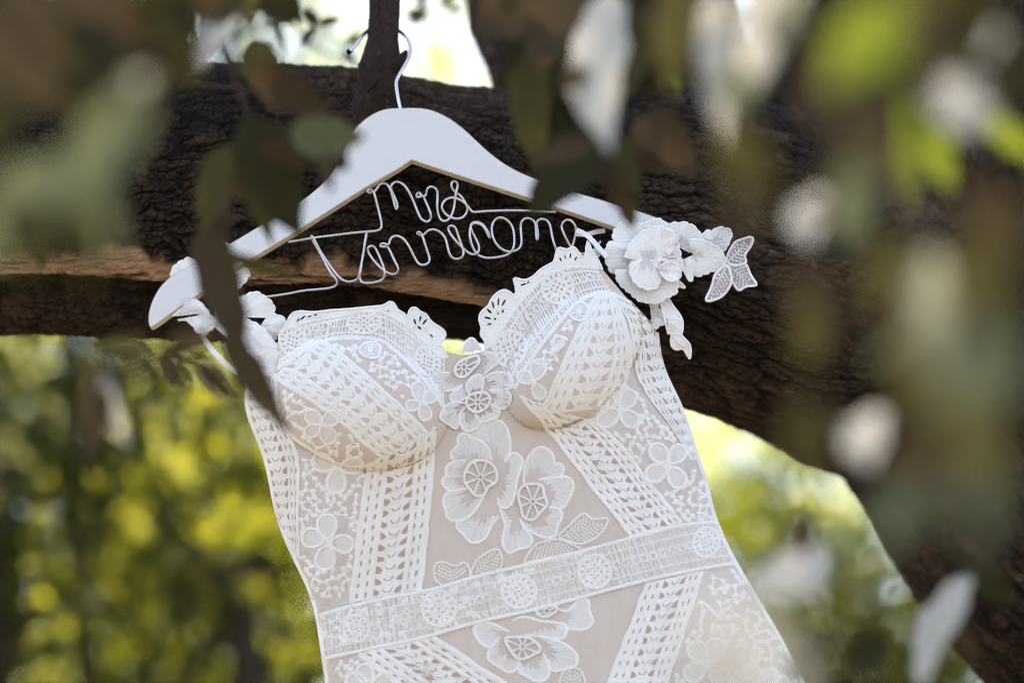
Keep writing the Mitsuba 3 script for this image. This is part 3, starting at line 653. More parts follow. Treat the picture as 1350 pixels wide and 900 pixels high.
# waist belt
BU = [(421, 811), (436, 806), (500, 790), (572, 776), (620, 762), (720, 738), (824, 711), (906, 691), (945, 688)]
BLo = [(428, 868), (440, 865), (500, 852), (572, 836), (620, 822), (700, 804), (773, 785), (875, 759), (971, 741)]
bn = MB(); slab(bn, Polygon(np.vstack([resample(BU, 4), resample(BLo, 4)[::-1]])), .0010, 4, 7, False)
belt = part(dress, 'waist_belt', bn, 'mat_net', label='lace waist belt with round medallions')
MED = [(579, 802, 23, 23), (684, 779, 23, 22), (784, 753, 22, 22), (931, 714, 17, 20), (470, 828, 17, 18)]
mb, BM = ladder(BU, BLo, 3.5, 1.7, [(0.0, 5.2), (.22, 2.2), (.42, 1.6), (.60, 1.6), (.80, 2.2), (1.0, 5.2)], off=.0013, jitter=.15, seed=9, gaps=MED)
part(belt, 'ladder_lace', mb, 'mat_lace')
for x, y, rx, ry, an in [(579, 802, 23, 23, 0), (684, 779, 23, 22, 10), (784, 753, 22, 22, 0), (931, 714, 17, 20, 20), (470, 828, 17, 18, 0)]:
    part(belt, 'medallion', medallion((x, y), rx, ry, an, off=.0018), 'mat_lace')
mb = MB()
for c in [(812, 745), (824, 742), (837, 739), (849, 736), (861, 732.5), (873, 729), (887, 725), (899, 722), (909, 719), (724, 767), (734, 764.5), (744, 762), (754, 759.5), (632, 790), (642, 787.5), (622, 793), (523, 815), (533, 812.5), (543, 810)]: ring(mb, c, 4.4, 2.6, off=.0017)
part(belt, 'ring_chain', mb, 'mat_lace', kind='stuff')
mb = MB(); r = rng(5)
for k in range(150):      # loose thread knots that whiten the left half of the belt
    s, t = r.beta(1.1, 2.0) * .62, r.uniform(.08, .92); c = BM(np.array([s]), np.array([t]))[0]
    dot(mb, c, r.uniform(2, 5.5), r.uniform(1.6, 3.2), .0007, r.uniform(0, 3), .0014)
part(belt, 'thread_knots', mb, 'mat_lace', kind='stuff')

# embroidered flowers of the centre panel
def cr(pts, o, k): return [(o[0] + x / k, o[1] + y / k) for x, y in pts]
def flower(petals, core, c, o, k, seed, off, name='lace_flower', parent=dress, w=4.6, label=None, surf=S):
    fl = None; C = np.array(cr([c], o, k)[0])
    fl = part(parent, name, heart(cr(core, o, k), C, 4.0, surf=surf, off=off + .0009), 'mat_lace', label=label)
    for i, (p, b, fi) in enumerate(petals):
        part(fl, 'petal', petal(cr(p, o, k), cr([b], o, k)[0], w, fi, seed + i, surf, off - .0004 + .0001 * i, off - .0002 + .0001 * i), 'mat_thread')
    return fl
o1 = (570, 540)
flower([([(200, 130), (270, 90), (330, 65), (380, 60), (430, 90), (455, 160), (460, 240), (430, 312)], (365, 330), .62),
        ([(120, 300), (110, 250), (150, 210), (150, 170), (185, 140), (230, 160), (290, 190), (335, 235), (350, 300)], (265, 335), .60),
        ([(200, 300), (120, 312), (80, 350), (82, 385), (60, 420), (75, 460), (110, 480), (205, 465)], (225, 400), .50),
        ([(205, 470), (120, 480), (80, 500), (65, 550), (80, 600), (90, 640), (150, 660), (220, 630), (270, 570), (335, 450)], (255, 495), .58),
        ([(150, 660), (145, 700), (190, 745), (220, 780), (270, 785), (320, 750), (350, 690), (395, 630)], (330, 560), .50),
        ([(430, 310), (480, 255), (530, 290), (525, 350), (500, 420), (490, 500), (450, 575), (405, 575), (385, 520)], (372, 440), .50)],
       [(190, 420), (205, 350), (240, 310), (300, 300), (350, 320), (380, 370), (375, 430), (330, 460), (310, 500), (260, 510), (225, 475)], (285, 400), o1, 4.5, 10, .0008, label='large embroidered flower, left of the pair on the centre panel')
flower([([(545, 440), (545, 350), (580, 270), (630, 225), (690, 240), (720, 290), (722, 315), (770, 330), (760, 390), (650, 405)], (592, 425), .56),
        ([(630, 412), (720, 405), (800, 400), (835, 440), (825, 490), (800, 550), (760, 585), (700, 572)], (660, 485), .62),
        ([(690, 580), (750, 590), (770, 630), (745, 680), (730, 740), (680, 760), (620, 740), (555, 700), (530, 650)], (618, 640), .52),
        ([(402, 575), (412, 620), (430, 700), (415, 770), (455, 850), (500, 830), (570, 810), (590, 760), (545, 705), (520, 640)], (512, 610), .55)],
       [(510, 500), (540, 450), (600, 440), (650, 450), (665, 510), (680, 560), (640, 610), (600, 650), (545, 640), (525, 580)], (597, 543), o1, 4.5, 30, .0008, label='large embroidered flower, right of the pair on the centre panel')
o2 = (560, 430)
flower([([(200, 370), (130, 365), (60, 400), (70, 470), (120, 510), (230, 500), (300, 460)], (268, 425), .60),
        ([(440, 200), (500, 205), (560, 230), (590, 270), (520, 335), (465, 385)], (430, 300), .5),
        ([(300, 200), (325, 130), (370, 95), (412, 130), (452, 185)], (380, 240), .72)],
       [(240, 360), (250, 310), (300, 270), (380, 240), (420, 240), (430, 280), (380, 340), (330, 390), (270, 400)], (310, 322), o2, 6.0, 50, .0012, w=3.8, label='embroidered flower at the dip of the neckline')
flower([([(455, 420), (540, 370), (640, 370), (690, 410), (690, 480), (620, 500), (505, 505)], (455, 465), .62),
        ([(300, 470), (230, 520), (200, 570), (240, 600), (330, 560)], (340, 500), .75),
        ([(350, 540), (330, 470), (380, 400), (440, 390), (465, 430), (450, 510)], (410, 520), .7),
        ([(515, 520), (620, 510), (670, 530), (680, 580), (630, 650), (570, 640), (515, 605)], (490, 560), .6),
        ([(395, 690), (440, 755), (520, 740), (580, 710), (592, 660), (520, 620)], (450, 640), .52),
        ([(320, 640), (275, 700), (290, 790), (330, 830), (410, 810), (440, 770), (395, 690)], (362, 645), .5),
        ([(320, 610), (225, 600), (160, 640), (120, 720), (180, 770), (250, 810), (272, 720)], (315, 640), .6)],
       [(330, 600), (350, 550), (400, 530), (470, 525), (515, 560), (510, 610), (470, 655), (410, 680), (350, 650)], (420, 600), o2, 6.0, 60, .0014, w=3.8, label='embroidered flower between the cups')
o3 = (600, 740)
flower([([(770, 350), (840, 365), (900, 300), (985, 285), (992, 360), (1020, 430), (980, 490), (880, 502), (775, 482)], (760, 415), .6),
        ([(420, 440), (500, 408), (600, 430), (720, 450), (825, 480), (812, 550), (760, 572), (640, 555), (520, 545)], (620, 400), .45),
        ([(640, 420), (600, 365), (700, 330), (760, 345), (700, 405)], (700, 370), .25)],
       [(640, 405), (600, 365), (640, 335), (720, 325), (760, 345), (700, 400)], (680, 365), o3, 5.625, 80, .0008, label='embroidered flower half covered by the belt')
flower([([(400, 520), (300, 470), (220, 450), (140, 490), (160, 560), (200, 610), (262, 632), (330, 560)], (390, 548), .62),
        ([(330, 555), (260, 640), (245, 720), (310, 770), (400, 820), (450, 800), (475, 735), (400, 660)], (395, 635), .56),
        ([(478, 735), (470, 810), (530, 850), (620, 885), (690, 850), (692, 760), (655, 675)], (570, 700), .6),
        ([(630, 560), (740, 580), (840, 630), (905, 700), (890, 770), (800, 800), (720, 805), (698, 720)], (640, 650), .58)],
       [(375, 570), (440, 560), (520, 560), (590, 590), (630, 650), (580, 690), (510, 720), (450, 710), (400, 640)], (500, 630), o3, 5.625, 90, .0010, label='embroidered flower below the belt')
o4, k4 = (540, 640), 3.46
for p, b, t in (([(680, 232), (720, 190), (760, 150), (800, 128), (835, 152), (902, 150), (880, 205), (820, 255), (770, 265), (720, 252)], (690, 235), (890, 160)),
                ([(525, 360), (555, 290), (600, 258), (680, 245), (740, 268), (790, 300), (720, 330), (600, 350)], (530, 350), (770, 295)),
                ([(135, 445), (118, 362), (160, 350), (220, 366), (250, 350), (270, 425)], (190, 445), (185, 360)),
                ([(283, 410), (300, 350), (350, 308), (405, 294), (416, 372), (350, 405)], (300, 400), (395, 310)),
                ([(690, 872), (720, 835), (770, 835), (800, 890), (790, 960), (700, 960)], (745, 960), (740, 840))):
    part(dress, 'lace_leaf', sprig(cr(p, o4, k4), cr([b], o4, k4)[0], cr([t], o4, k4)[0]), 'mat_lace')
# cords that frame the centre panel below the belt are part of the bands; four petalled flowers of the side panels
BL = [((432, 714), [(-92, 20, 16, 12), (193, 20, 14, 12), (98, 21, 16, 12), (8, 19, 15, 11)], dress), ((445, 617), [(200, 19, 15, 11), (95, 17, 16, 12), (-8, 19, 15, 10)], dress),
      ((880.5, 613), [(-128, 19, 14, 11), (-50, 18, 14, 10), (148, 18, 14, 11), (55, 19, 15, 11)], dress), ((817, 541), [(-55, 17, 14, 10), (150, 18, 16, 11), (40, 16, 13, 10)], dress),
      ((933, 876), [(-128, 21, 15, 12), (-65, 21, 16, 12), (150, 20, 14, 12), (45, 21, 16, 12)], dress), ((488, 905), [(-110, 17, 14, 11), (-20, 18, 14, 11), (200, 18, 14, 11)], dress), ((1000, 905), [(-120, 18, 14, 11), (-40, 18, 14, 11), (180, 18, 14, 11)], dress),
      ((424, 561), [(-135, 14, 12, 9), (55, 14, 13, 10), (150, 13, 11, 8), (-35, 14, 12, 9)], cupl), ((556, 531), [(-105, 15, 13, 9), (75, 13, 11, 8), (-35, 14, 11, 8), (165, 12, 9, 7)], cupl),
      ((703, 504), [(-70, 17, 14, 10), (-150, 12, 10, 8), (60, 14, 11, 8)], cupr), ((488, 461), [(0, .1, 14, 11)], cupl), ((763, 411), [(0, .1, 13, 12)], cupr), ((730, 462), [(-60, 10, 10, 7)], cupr)]
for c, pe, par in BL:
    rim, sheer = blossom(c, pe, w=4.6 if par is dress else 3.6)
    b = part(par, 'small_flower', rim, 'mat_lace'); part(b, 'sheer_petals', sheer, 'mat_sheer')
# picot chains on the net: strings of soft knots
def knots(poly, avoid, seed, n, name, parent):
    mb = MB(); r = rng(seed); pg = Polygon(poly).buffer(-3); x0, y0, x1, y1 = pg.bounds; done = []
    for _ in range(n * 40):
        c = np.array([r.uniform(x0, x1), r.uniform(y0, y1)])
        if len(done) >= n: break
        if not pg.contains(Point(c)) or any(np.hypot(*(c - a)) < d for a, d in avoid) or any(np.hypot(*(c - q)) < 7.8 for q in done): continue
        done.append(c)
    for c in done: dot(mb, c, r.uniform(3.4, 5.8), r.uniform(2.6, 3.8), .0011, r.uniform(0, 3), .0005, n=9)
    for i, c in enumerate(done):
        d = [(np.hypot(*(c - q)), j) for j, q in enumerate(done) if j != i]
        for dd, j in sorted(d)[:2]:
            if dd < 15: cord(mb, np.array([c, (c + done[j]) / 2 + r.normal(0, 1.2, 2), done[j]]), 2.4, .0007, .0005, step=3)
    part(parent, name, mb, 'mat_lace', kind='stuff')
knots([(396, 598), (484, 615), (459, 794), (412, 785), (394, 735), (394, 640)], [((432, 714), 36), ((445, 617), 30)], 3, 120, 'knot_chain', dress)
knots([(785, 553), (826, 500), (884, 566), (934, 645), (942, 688), (902, 688), (830, 598)], [((880, 613), 34), ((817, 541), 30)], 5, 110, 'knot_chain', dress)
knots([(931, 753), (968, 743), (1024, 833), (1070, 930), (872, 940)], [((933, 876), 38)], 7, 130, 'knot_chain', dress)
knots([(440, 872), (470, 866), (560, 940), (450, 940)], [((488, 905), 30)], 8, 50, 'knot_chain', dress)
knots([(368, 500), (400, 526), (450, 561), (500, 606), (450, 610), (410, 590), (375, 560)], [((424, 561), 25)], 9, 26, 'knot_chain', cupl)
knots([(430, 452), (475, 449), (520, 466), (560, 505), (578, 540), (560, 560), (520, 520), (470, 478)], [((556, 531), 26), ((488, 461), 19)], 10, 34, 'knot_chain', cupl)
knots([(682, 514), (706, 472), (760, 404), (782, 390), (762, 424), (730, 490), (700, 530)], [((703, 504), 26), ((763, 411), 17)], 11, 40, 'knot_chain', cupr)
# edge of the dress: a narrow rolled seam down either side
for C in (DL[:8], DR[:10]):
    mb = MB(); cord(mb, C, 5, .0008, .0002); part(dress, 'side_seam', mb, 'mat_lace')

# ------------------------------------------------------------------ shoulder straps with free standing lace flowers
def strap_petal(parent, outline, base, Y0, cup, seed, lift=None, fill=.5, w=3.4, ruffle=.0022, nr=14):
    """a free petal: a curved sheet of tulle from its base to its outline, feathered with thread, with a cord round its edge"""
    Y0 = 1.985 - (1.985 - Y0) * .55; outline = resample(outline, 1.6); r = rng(seed + 500); B = np.asarray(base, float); cup = cup * .38; m = len(outline)
    scal = np.abs(np.sin(np.arange(m) * 1.6 * math.pi / r.uniform(9, 13) + r.uniform(0, 3))) ** .6 * 2.6 - 1.6 + r.normal(0, .35, m)
    v = outline - B; outline = outline + v / np.linalg.norm(v, axis=1, keepdims=True) * (scal * np.clip(np.minimum(np.arange(m), np.arange(m)[::-1]) / 5, 0, 1))[:, None]
    q = resample(outline, 2.0); n = len(q); r = rng(seed); u = np.linspace(0.0, 1, nr)
    a = np.linspace(0, 1, n); jit = r.normal(0, 1.0, n); wob = ruffle * np.sin(a * r.uniform(5, 9) + r.uniform(0, 6)) + .35 * ruffle * np.sin(a * r.uniform(18, 26))
    P = B + (q - B)[:, None] * u[None, :, None]
    dep = cup * np.sin(u * 2.2)[None] + wob[:, None] * u[None] ** 2
    mb = MB(); f = grid_faces(n, nr); mb.add(at(P[..., 0], P[..., 1], Y0 - dep).reshape(-1, 3), f[:, ::-1], np.tile(TULLE, (n * nr, 1)))
    mb.add(at(P[..., 0], P[..., 1], Y0 - dep + .0004).reshape(-1, 3), f, np.tile(TULLE, (n * nr, 1)))
    kd = cKDTree(P.reshape(-1, 2)); dv = dep.reshape(-1)
    def S2(p, off=0.0):
        p = np.asarray(p, float); d, i = kd.query(p.reshape(-1, 2), k=3); ww = 1 / (d + .3)
        return at(p[..., 0], p[..., 1], Y0 - ((dv[i] * ww).sum(1) / ww.sum(1)).reshape(p.shape[:-1]) - off)
    k = mb.n; cord(mb, outline, w, .0008, .0002, surf=S2); mb.c.append(np.tile(RIM, (mb.n - k, 1)))
    for step, fr, o, sh in ((1.2, fill * .8, .0001, 1.0), (2.8, fill * .8 + .22, .0003, 1.05)):
        q = resample(outline, step) + 0.0; m = len(q); k = mb.n
        j = np.interp(np.arange(m), np.arange(0, m + 8, 5), r.uniform(-.18, .18, len(np.arange(0, m + 8, 5))))
        stitches(mb, q, q + (B - q) * np.clip(fr + j + r.uniform(-.08, .08, m), .05, .96)[:, None], 2.1, .8, o, .0004, S2)
        mb.c.append(np.repeat(RIM * sh * r.uniform(.90, 1.04, (m, 1)), (mb.n - k) // m, 0))
    return part(parent, 'petal', mb, 'mat_thread')
def strap_leaf(parent, outline, base, tip, Y0, seed, wave=.006):
    F = flat(Y0, wave, seed, .03); mb = MB(); slab(mb, Polygon(resample(outline, 2, True)), 0.0, 3, 5, False, F)
    lf = part(parent, 'tulle_leaf', mb, 'mat_tulle', False)
    part(lf, 'embroidery', sprig(outline, base, tip, seed, 3.6, F, .0002), 'mat_lace')
def ribbon(pts, w, Ys, twist=0.0, th=.0006):
    q = resample(np.c_[np.asarray(pts, float), np.asarray(Ys, float)], 2.0); p, y = q[:, :2], q[:, 2]
    t = np.gradient(p, axis=0); t /= np.linalg.norm(t, axis=1, keepdims=True); nr = np.stack([-t[:, 1], t[:, 0]], -1)
    s = np.linspace(0, 1, len(p)); tw = np.cos(twist * s); dy = np.sin(twist * s) * w * PX * .5
    mb = MB(); V = np.stack([at(*(p + nr * (w * .5 * tw)[:, None]).T, y - dy), at(*(p - nr * (w * .5 * tw)[:, None]).T, y + dy)], 1)
    V2 = V + np.array([0, th, 0]); n = len(p)
    ring4 = np.stack([V[:, 0], V[:, 1], V2[:, 1], V2[:, 0]], 1); mb.add(ring4.reshape(-1, 3), grid_faces(n, 4, True)); return mb

o5, k5 = (700, 250), 4.5
Z = lambda pts: cr(pts, o5, k5)
rs = holder(dress, 'shoulder_flower')
mb = ribbon(Z([(270, 240), (330, 270), (390, 330), (450, 400)]), 6.5, [1.992, 1.985, 1.975, 1.965]); part(rs, 'strap', mb, 'mat_lace', False)
mb = ribbon(Z([(440, 243), (380, 252), (330, 265), (270, 262)]), 6, [2.012, 2.004, 1.996, 1.992]); part(rs, 'strap', mb, 'mat_lace', False)
strap_petal(rs, Z([(800, 215), (860, 200), (940, 206), (985, 240), (1005, 290), (985, 340), (940, 370)]), Z([(850, 330)])[0], 1.992, .006, 1)
strap_petal(rs, Z([(1005, 275), (1055, 245), (1075, 250), (1105, 230), (1182, 246), (1178, 300), (1140, 360), (1100, 345)]), Z([(1060, 330)])[0], 1.990, .004, 2, fill=.42)
strap_petal(rs, Z([(900, 420), (905, 470), (950, 505), (1000, 508), (1050, 490), (1090, 480), (1140, 462), (1150, 410), (1090, 335), (1000, 300), (940, 300)]), Z([(960, 390)])[0], 1.984, .010, 3, fill=.7)
strap_petal(rs, Z([(520, 330), (490, 285), (510, 225), (560, 192), (640, 205), (690, 195), (760, 178), (800, 215), (830, 290)]), Z([(680, 330)])[0], 1.980, .012, 4, fill=.8)
strap_petal(rs, Z([(620, 300), (540, 305), (480, 310), (445, 355), (450, 420), (470, 480), (530, 500), (610, 480)]), Z([(640, 400)])[0], 1.972, .008, 5, fill=.42)
strap_petal(rs, Z([(500, 480), (530, 560), (600, 620), (640, 655), (700, 668), (760, 665), (800, 640), (850, 618), (868, 575), (860, 520), (820, 480), (740, 440)]), Z([(640, 470)])[0], 1.970, .012, 6, fill=.62)
strap_petal(rs, Z([(745, 330), (800, 235), (850, 265), (872, 330), (885, 400), (892, 470), (870, 530), (820, 545), (770, 500)]), Z([(700, 430)])[0], 1.964, .010, 7, fill=.5)
strap_petal(rs, Z([(560, 400), (590, 330), (640, 270), (700, 235), (770, 222), (815, 280), (820, 370), (800, 420)]), Z([(690, 430)])[0], 1.958, .012, 8, fill=.55)
strap_petal(rs, Z([(600, 420), (590, 480), (620, 550), (690, 590), (750, 570), (770, 500), (760, 430)]), Z([(680, 400)])[0], 1.955, .008, 9, fill=.5)
strap_petal(rs, Z([(790, 235), (835, 250), (850, 300), (835, 360), (815, 385), (800, 330)]), Z([(780, 330)])[0], 1.950, .006, 10, fill=.8)
strap_petal(rs, Z([(760, 470), (800, 430), (850, 440), (880, 490), (850, 540), (800, 530)]), Z([(740, 470)])[0], 1.951, .004, 12, fill=.45)
for i, (p, b) in enumerate((([(885, 440), (905, 480), (948, 545), (955, 520), (935, 445)], (905, 420)), ([(850, 500), (880, 545), (916, 580), (870, 570), (830, 550)], (830, 510)), ([(325, 380), (335, 310), (352, 350), (380, 360), (410, 390)], (370, 420)))):
    strap_petal(rs, Z(p), Z([b])[0], 1.975, .002, 20 + i, w=2.6, ruffle=.001)
for i, (p, b, t) in enumerate((([(1160, 425), (1175, 370), (1215, 310), (1250, 296), (1312, 284), (1300, 340), (1268, 395), (1275, 430), (1215, 448)], (1165, 430), (1300, 300)),
                               ([(1165, 445), (1215, 452), (1268, 440), (1305, 510), (1336, 565), (1270, 576), (1236, 596), (1195, 545), (1172, 495)], (1168, 450), (1320, 570)),
                               ([(1160, 452), (1185, 500), (1188, 550), (1150, 615), (1100, 648), (1040, 657), (1068, 585), (1090, 510), (1120, 475)], (1158, 460), (1050, 650)))):
    strap_leaf(rs, Z(p), Z([b])[0], Z([t])[0], 1.985 - .003 * i, 40 + i)
mb = MB(); tube(mb, [at(700 + 780 / 4.5, 250 + 392 / 4.5, 1.940), at(700 + 815 / 4.5, 250 + 400 / 4.5, 1.9385), at(700 + 862 / 4.5, 250 + 404 / 4.5, 1.941)], .0011, 8, .001); part(rs, 'pin', mb, 'mat_chrome', label='small metal pin')
o6, k6 = (840, 275), 4.5
hl = MB(); F = flat(1.978, .012, 8, .04)
slab(hl, Polygon(cr([(130, 560), (175, 530), (205, 565), (230, 600), (248, 640), (268, 665), (262, 750), (285, 775), (310, 805), (318, 850), (312, 892), (290, 870), (268, 832), (235, 836), (205, 812), (203, 752), (185, 745), (180, 660), (150, 610)], o6, k6)), 0, 2.5, 5, True, F)
for p in ([(130, 560), (175, 530), (205, 565), (230, 600), (268, 665), (262, 750)], [(262, 750), (285, 775), (310, 805), (318, 850), (312, 892)], [(312, 892), (268, 832), (235, 836), (205, 812), (203, 752)], [(180, 660), (215, 650), (265, 668)], [(203, 752), (230, 742), (262, 752)], [(150, 600), (185, 745)], [(200, 680), (225, 700), (210, 730)], [(225, 770), (250, 800), (290, 820)]):
    cord(hl, cr(p, o6, k6), 3, .0009, .0002, surf=F)
part(rs, 'lace_tail', hl, 'mat_lace', 40)
strap_petal(rs, cr([(75, 560), (110, 555), (132, 600), (180, 665), (140, 690), (108, 705), (85, 660)], o6, k6), cr([(80, 620)], o6, k6)[0], 1.985, .002, 33, fill=.3)

ls = holder(dress, 'shoulder_flower')
o7, k7 = (180, 280), 4.5
Q = lambda pts: cr(pts, o7, k7)
strap_petal(ls, Q([(215, 400), (208, 365), (220, 330), (260, 297), (310, 275), (350, 300), (380, 360)]), Q([(330, 420)])[0], 2.016, .003, 50, fill=.5)
strap_petal(ls, Q([(500, 240), (505, 190), (540, 195), (575, 240), (560, 290)]), Q([(530, 300)])[0], 2.016, .003, 51, fill=.5)
strap_petal(ls, Q([(640, 330), (664, 345), (655, 390), (620, 430), (575, 465), (540, 430)]), Q([(540, 370)])[0], 2.014, .002, 52, fill=.4)
strap_petal(ls, Q([(215, 612), (260, 582), (340, 522), (400, 560), (440, 620), (455, 670), (420, 710), (385, 722), (350, 690), (300, 640), (245, 640)]), Q([(400, 600)])[0], 2.000, .006, 53, fill=.45)
strap_petal(ls, Q([(380, 720), (440, 690), (470, 640), (480, 560), (520, 500), (560, 470)]), Q([(520, 640)])[0], 1.992, .006, 54, fill=.6)
mb = ribbon(Q([(385, 725), (430, 790), (480, 850), (540, 905), (600, 960)]), 7, [1.998, 1.992, 1.985, 1.98, 1.975], .7); part(ls, 'strap', mb, 'mat_lace', False)
mb = ribbon(Q([(330, 560), (400, 600), (520, 700), (640, 800)]), 10, [2.0, 1.995, 1.985, 1.975], .3); part(ls, 'strap', mb, 'mat_lace', False)
strap_petal(ls, Q([(540, 500), (570, 478), (610, 505), (660, 488), (715, 476), (755, 497), (795, 530), (815, 585), (802, 620)]), Q([(590, 620)])[0], 1.984, .008, 55, fill=.55)
strap_petal(ls, Q([(790, 600), (840, 612), (885, 645), (870, 680), (845, 720), (780, 780)]), Q([(730, 680)])[0], 1.980, .005, 56, fill=.6)
strap_petal(ls, Q([(600, 610), (660, 640), (740, 680), (790, 740), (830, 790), (860, 850), (850, 910), (790, 950), (720, 945), (660, 880), (610, 800)]), Q([(620, 690)])[0], 1.972, .012, 57, fill=.45)
strap_petal(ls, Q([(700, 860), (760, 830), (840, 830), (872, 850), (860, 900), (820, 960), (770, 965), (720, 940)]), Q([(700, 900)])[0], 1.962, .006, 58, fill=.5)

# ------------------------------------------------------------------ leaves
LS = np.array([0, .06, .14, .25, .38, .52, .66, .78, .88, .95, 1.0]); LW = np.array([.05, .34, .66, .90, 1.0, .97, .82, .60, .36, .16, .01])
def leaf(mb, base, tip, width, roll=0.0, fold=0.22, curl=0.14, seed=0, wav=.085):
    base, tip = np.asarray(base, float), np.asarray(tip, float); r = rng(seed)
    L = np.linalg.norm(tip - base); e = (tip - base) / L
    f0 = EYE - base; f0 = f0 - e * (f0 @ e); f0 /= np.linalg.norm(f0); sd = np.cross(e, f0)
    nrm = math.cos(roll) * f0 + math.sin(roll) * sd; side = np.cross(e, nrm)
    s = np.linspace(0, 1, 17); w = np.interp(s, LS, LW) * (1 + wav * np.sin(s * 25 + r.uniform(0, 6)))
    t = np.array([-1, -.55, 0, .55, 1.0])
    P = base + e * (s * L)[:, None, None] + side * (w[:, None] * t[None] * width / 2)[..., None] \
        + nrm * ((np.abs(t)[None] * w[:, None] * width / 2 * fold) - (curl * L * (s ** 2))[:, None] + wav * .5 * width * (np.sin(s * 14 + r.uniform(0, 6))[:, None] * t[None]))[..., None]
    mb.add(P.reshape(-1, 3), grid_faces(17, 5))
def glint_roll(base, tip):
    base, tip = np.asarray(base), np.asarray(tip); e = tip - base; e = e / np.linalg.norm(e)
    v = EYE - base; v /= np.linalg.norm(v); h = v + SUN; h = h - e * (h @ e); h /= np.linalg.norm(h)
    f0 = v - e * (v @ e); f0 /= np.linalg.norm(f0); return math.atan2(h @ np.cross(e, f0), h @ f0)
KIND = {'d': 'mat_leaf_dark', 'o': 'mat_leaf_olive', 'g': 'mat_leaf_grey', 'b': 'mat_leaf_brown', 'p': 'mat_leaf_pale_glare', 'l': 'mat_leaf_lime'}
def spray(name, label, twigs, leaves, seed, group=None):
    """a hanging twig with its leaves: twigs = lists of (px, py, Y, radius in mm), leaves = (base px, py, tip px, py, Y, width px, roll or 'x', kind[, Y of the tip])"""
    k = thing(name, label, 'branch', group)
    for t in twigs:
        mb = MB(); tube(mb, [at(*q[:3]) for q in t], [q[3] * .001 for q in t], 7, .01); part(k, 'twig', mb, 'mat_twig')
    for i, l in enumerate(leaves):
        bx, by, tx, ty, Y, w, roll, kind = l[:8]; Yt = l[8] if len(l) > 8 else Y
        b, t = at(bx, by, Y), at(tx, ty, Yt)
        if roll == 'x':      # a drooping leaf whose face catches the sun: its axis lies across the direction half way to the sun
            ys = np.linspace(Y * .72, Y * 1.25, 160); cand = at(tx, ty, ys); v = EYE - b; v = v / np.linalg.norm(v); h = v + SUN; h = h / np.linalg.norm(h)
            t = cand[np.argmin(np.abs((cand - b) @ h) / np.linalg.norm(cand - b, axis=1))]
        roll = glint_roll(b, t) if roll == 'x' else math.radians(roll)
        mb = MB(); leaf(mb, b, t, w * Y / math.cos(PITCH) * TX / 675, roll, seed=seed * 50 + i); part(k, 'leaf', mb, KIND[kind])
    r = rng(seed * 7)
    for l in list(leaves)[::2]:      # smaller leaves between the large ones
        f = r.uniform(.1, .6); x, y = l[0] + (l[2] - l[0]) * f, l[1] + (l[3] - l[1]) * f; a = math.atan2(l[3] - l[1], l[2] - l[0]) + r.choice([-1, 1]) * r.uniform(.5, 1.1); ln = math.hypot(l[2] - l[0], l[3] - l[1]) * r.uniform(.4, .65)
        Y = l[4] + r.uniform(-.06, .02); mb = MB(); leaf(mb, at(x, y, Y), at(x + ln * math.cos(a), y + ln * math.sin(a), Y), l[5] * r.uniform(.35, .55) * Y / math.cos(PITCH) * TX / 675, math.radians(r.uniform(10, 50)), seed=int(r.integers(1e6)), curl=.25)
        part(k, 'leaf', mb, KIND[r.choice(['d', 'b', 'o', 'b'])] if l[7] in 'dbop' else KIND[l[7]])
    return k

def crown(mb, c, rad, n, size, seed, hollow=0.35, clump=9, sunny=0.0):
    """n bent leaves in clumps through an uneven ellipsoid"""
    r = rng(seed); m = max(4, n // 60)
    d = r.normal(size=(m, 3)); d /= np.linalg.norm(d, axis=1, keepdims=True)
    cc = d * (r.uniform(hollow, 1, m) ** .5)[:, None] * np.asarray(rad) + np.asarray(c)
    i = r.integers(0, m, n); p = cc[i] + r.normal(size=(n, 3)) * np.asarray(rad) / clump
    a = r.normal(size=(n, 3)); a[:, 2] -= .5; a /= np.linalg.norm(a, axis=1, keepdims=True)
    b = np.cross(a, r.normal(size=(n, 3)) + np.array([0, 0, 1.2]) + SUN * sunny); b /= np.linalg.norm(b, axis=1, keepdims=True); nn = np.cross(a, b)
    L = size * r.uniform(.6, 1.25, n)[:, None]; W = L * r.uniform(.36, .5, n)[:, None]
    V = np.stack([p, p + a * L * .35 + b * W * .5 + nn * L * .05, p + a * L * .75 + b * W * .33 + nn * L * .03, p + a * L - nn * L * .08, p + a * L * .75 - b * W * .33 + nn * L * .03, p + a * L * .35 - b * W * .5 + nn * L * .05], 1)
    F = np.array([[0, 1, 5], [1, 2, 4], [1, 4, 5], [2, 3, 4]])
    mb.add(V.reshape(-1, 3), (F[None] + (np.arange(n) * 6)[:, None, None]).reshape(-1, 3))

# ---- leaf mass added out of frame to keep the sun off the hanger
mb = MB(); crown(mb, (-.45, 3.05, 3.25), (1.1, .5, .42), 5200, .075, 300, .1, 5); crown(mb, (2.4, 3.8, 4.4), (1.2, 1.2, .8), 2000, .08, 301, .1, 5)
part(tree, 'crown', mb, 'mat_far_green', False)

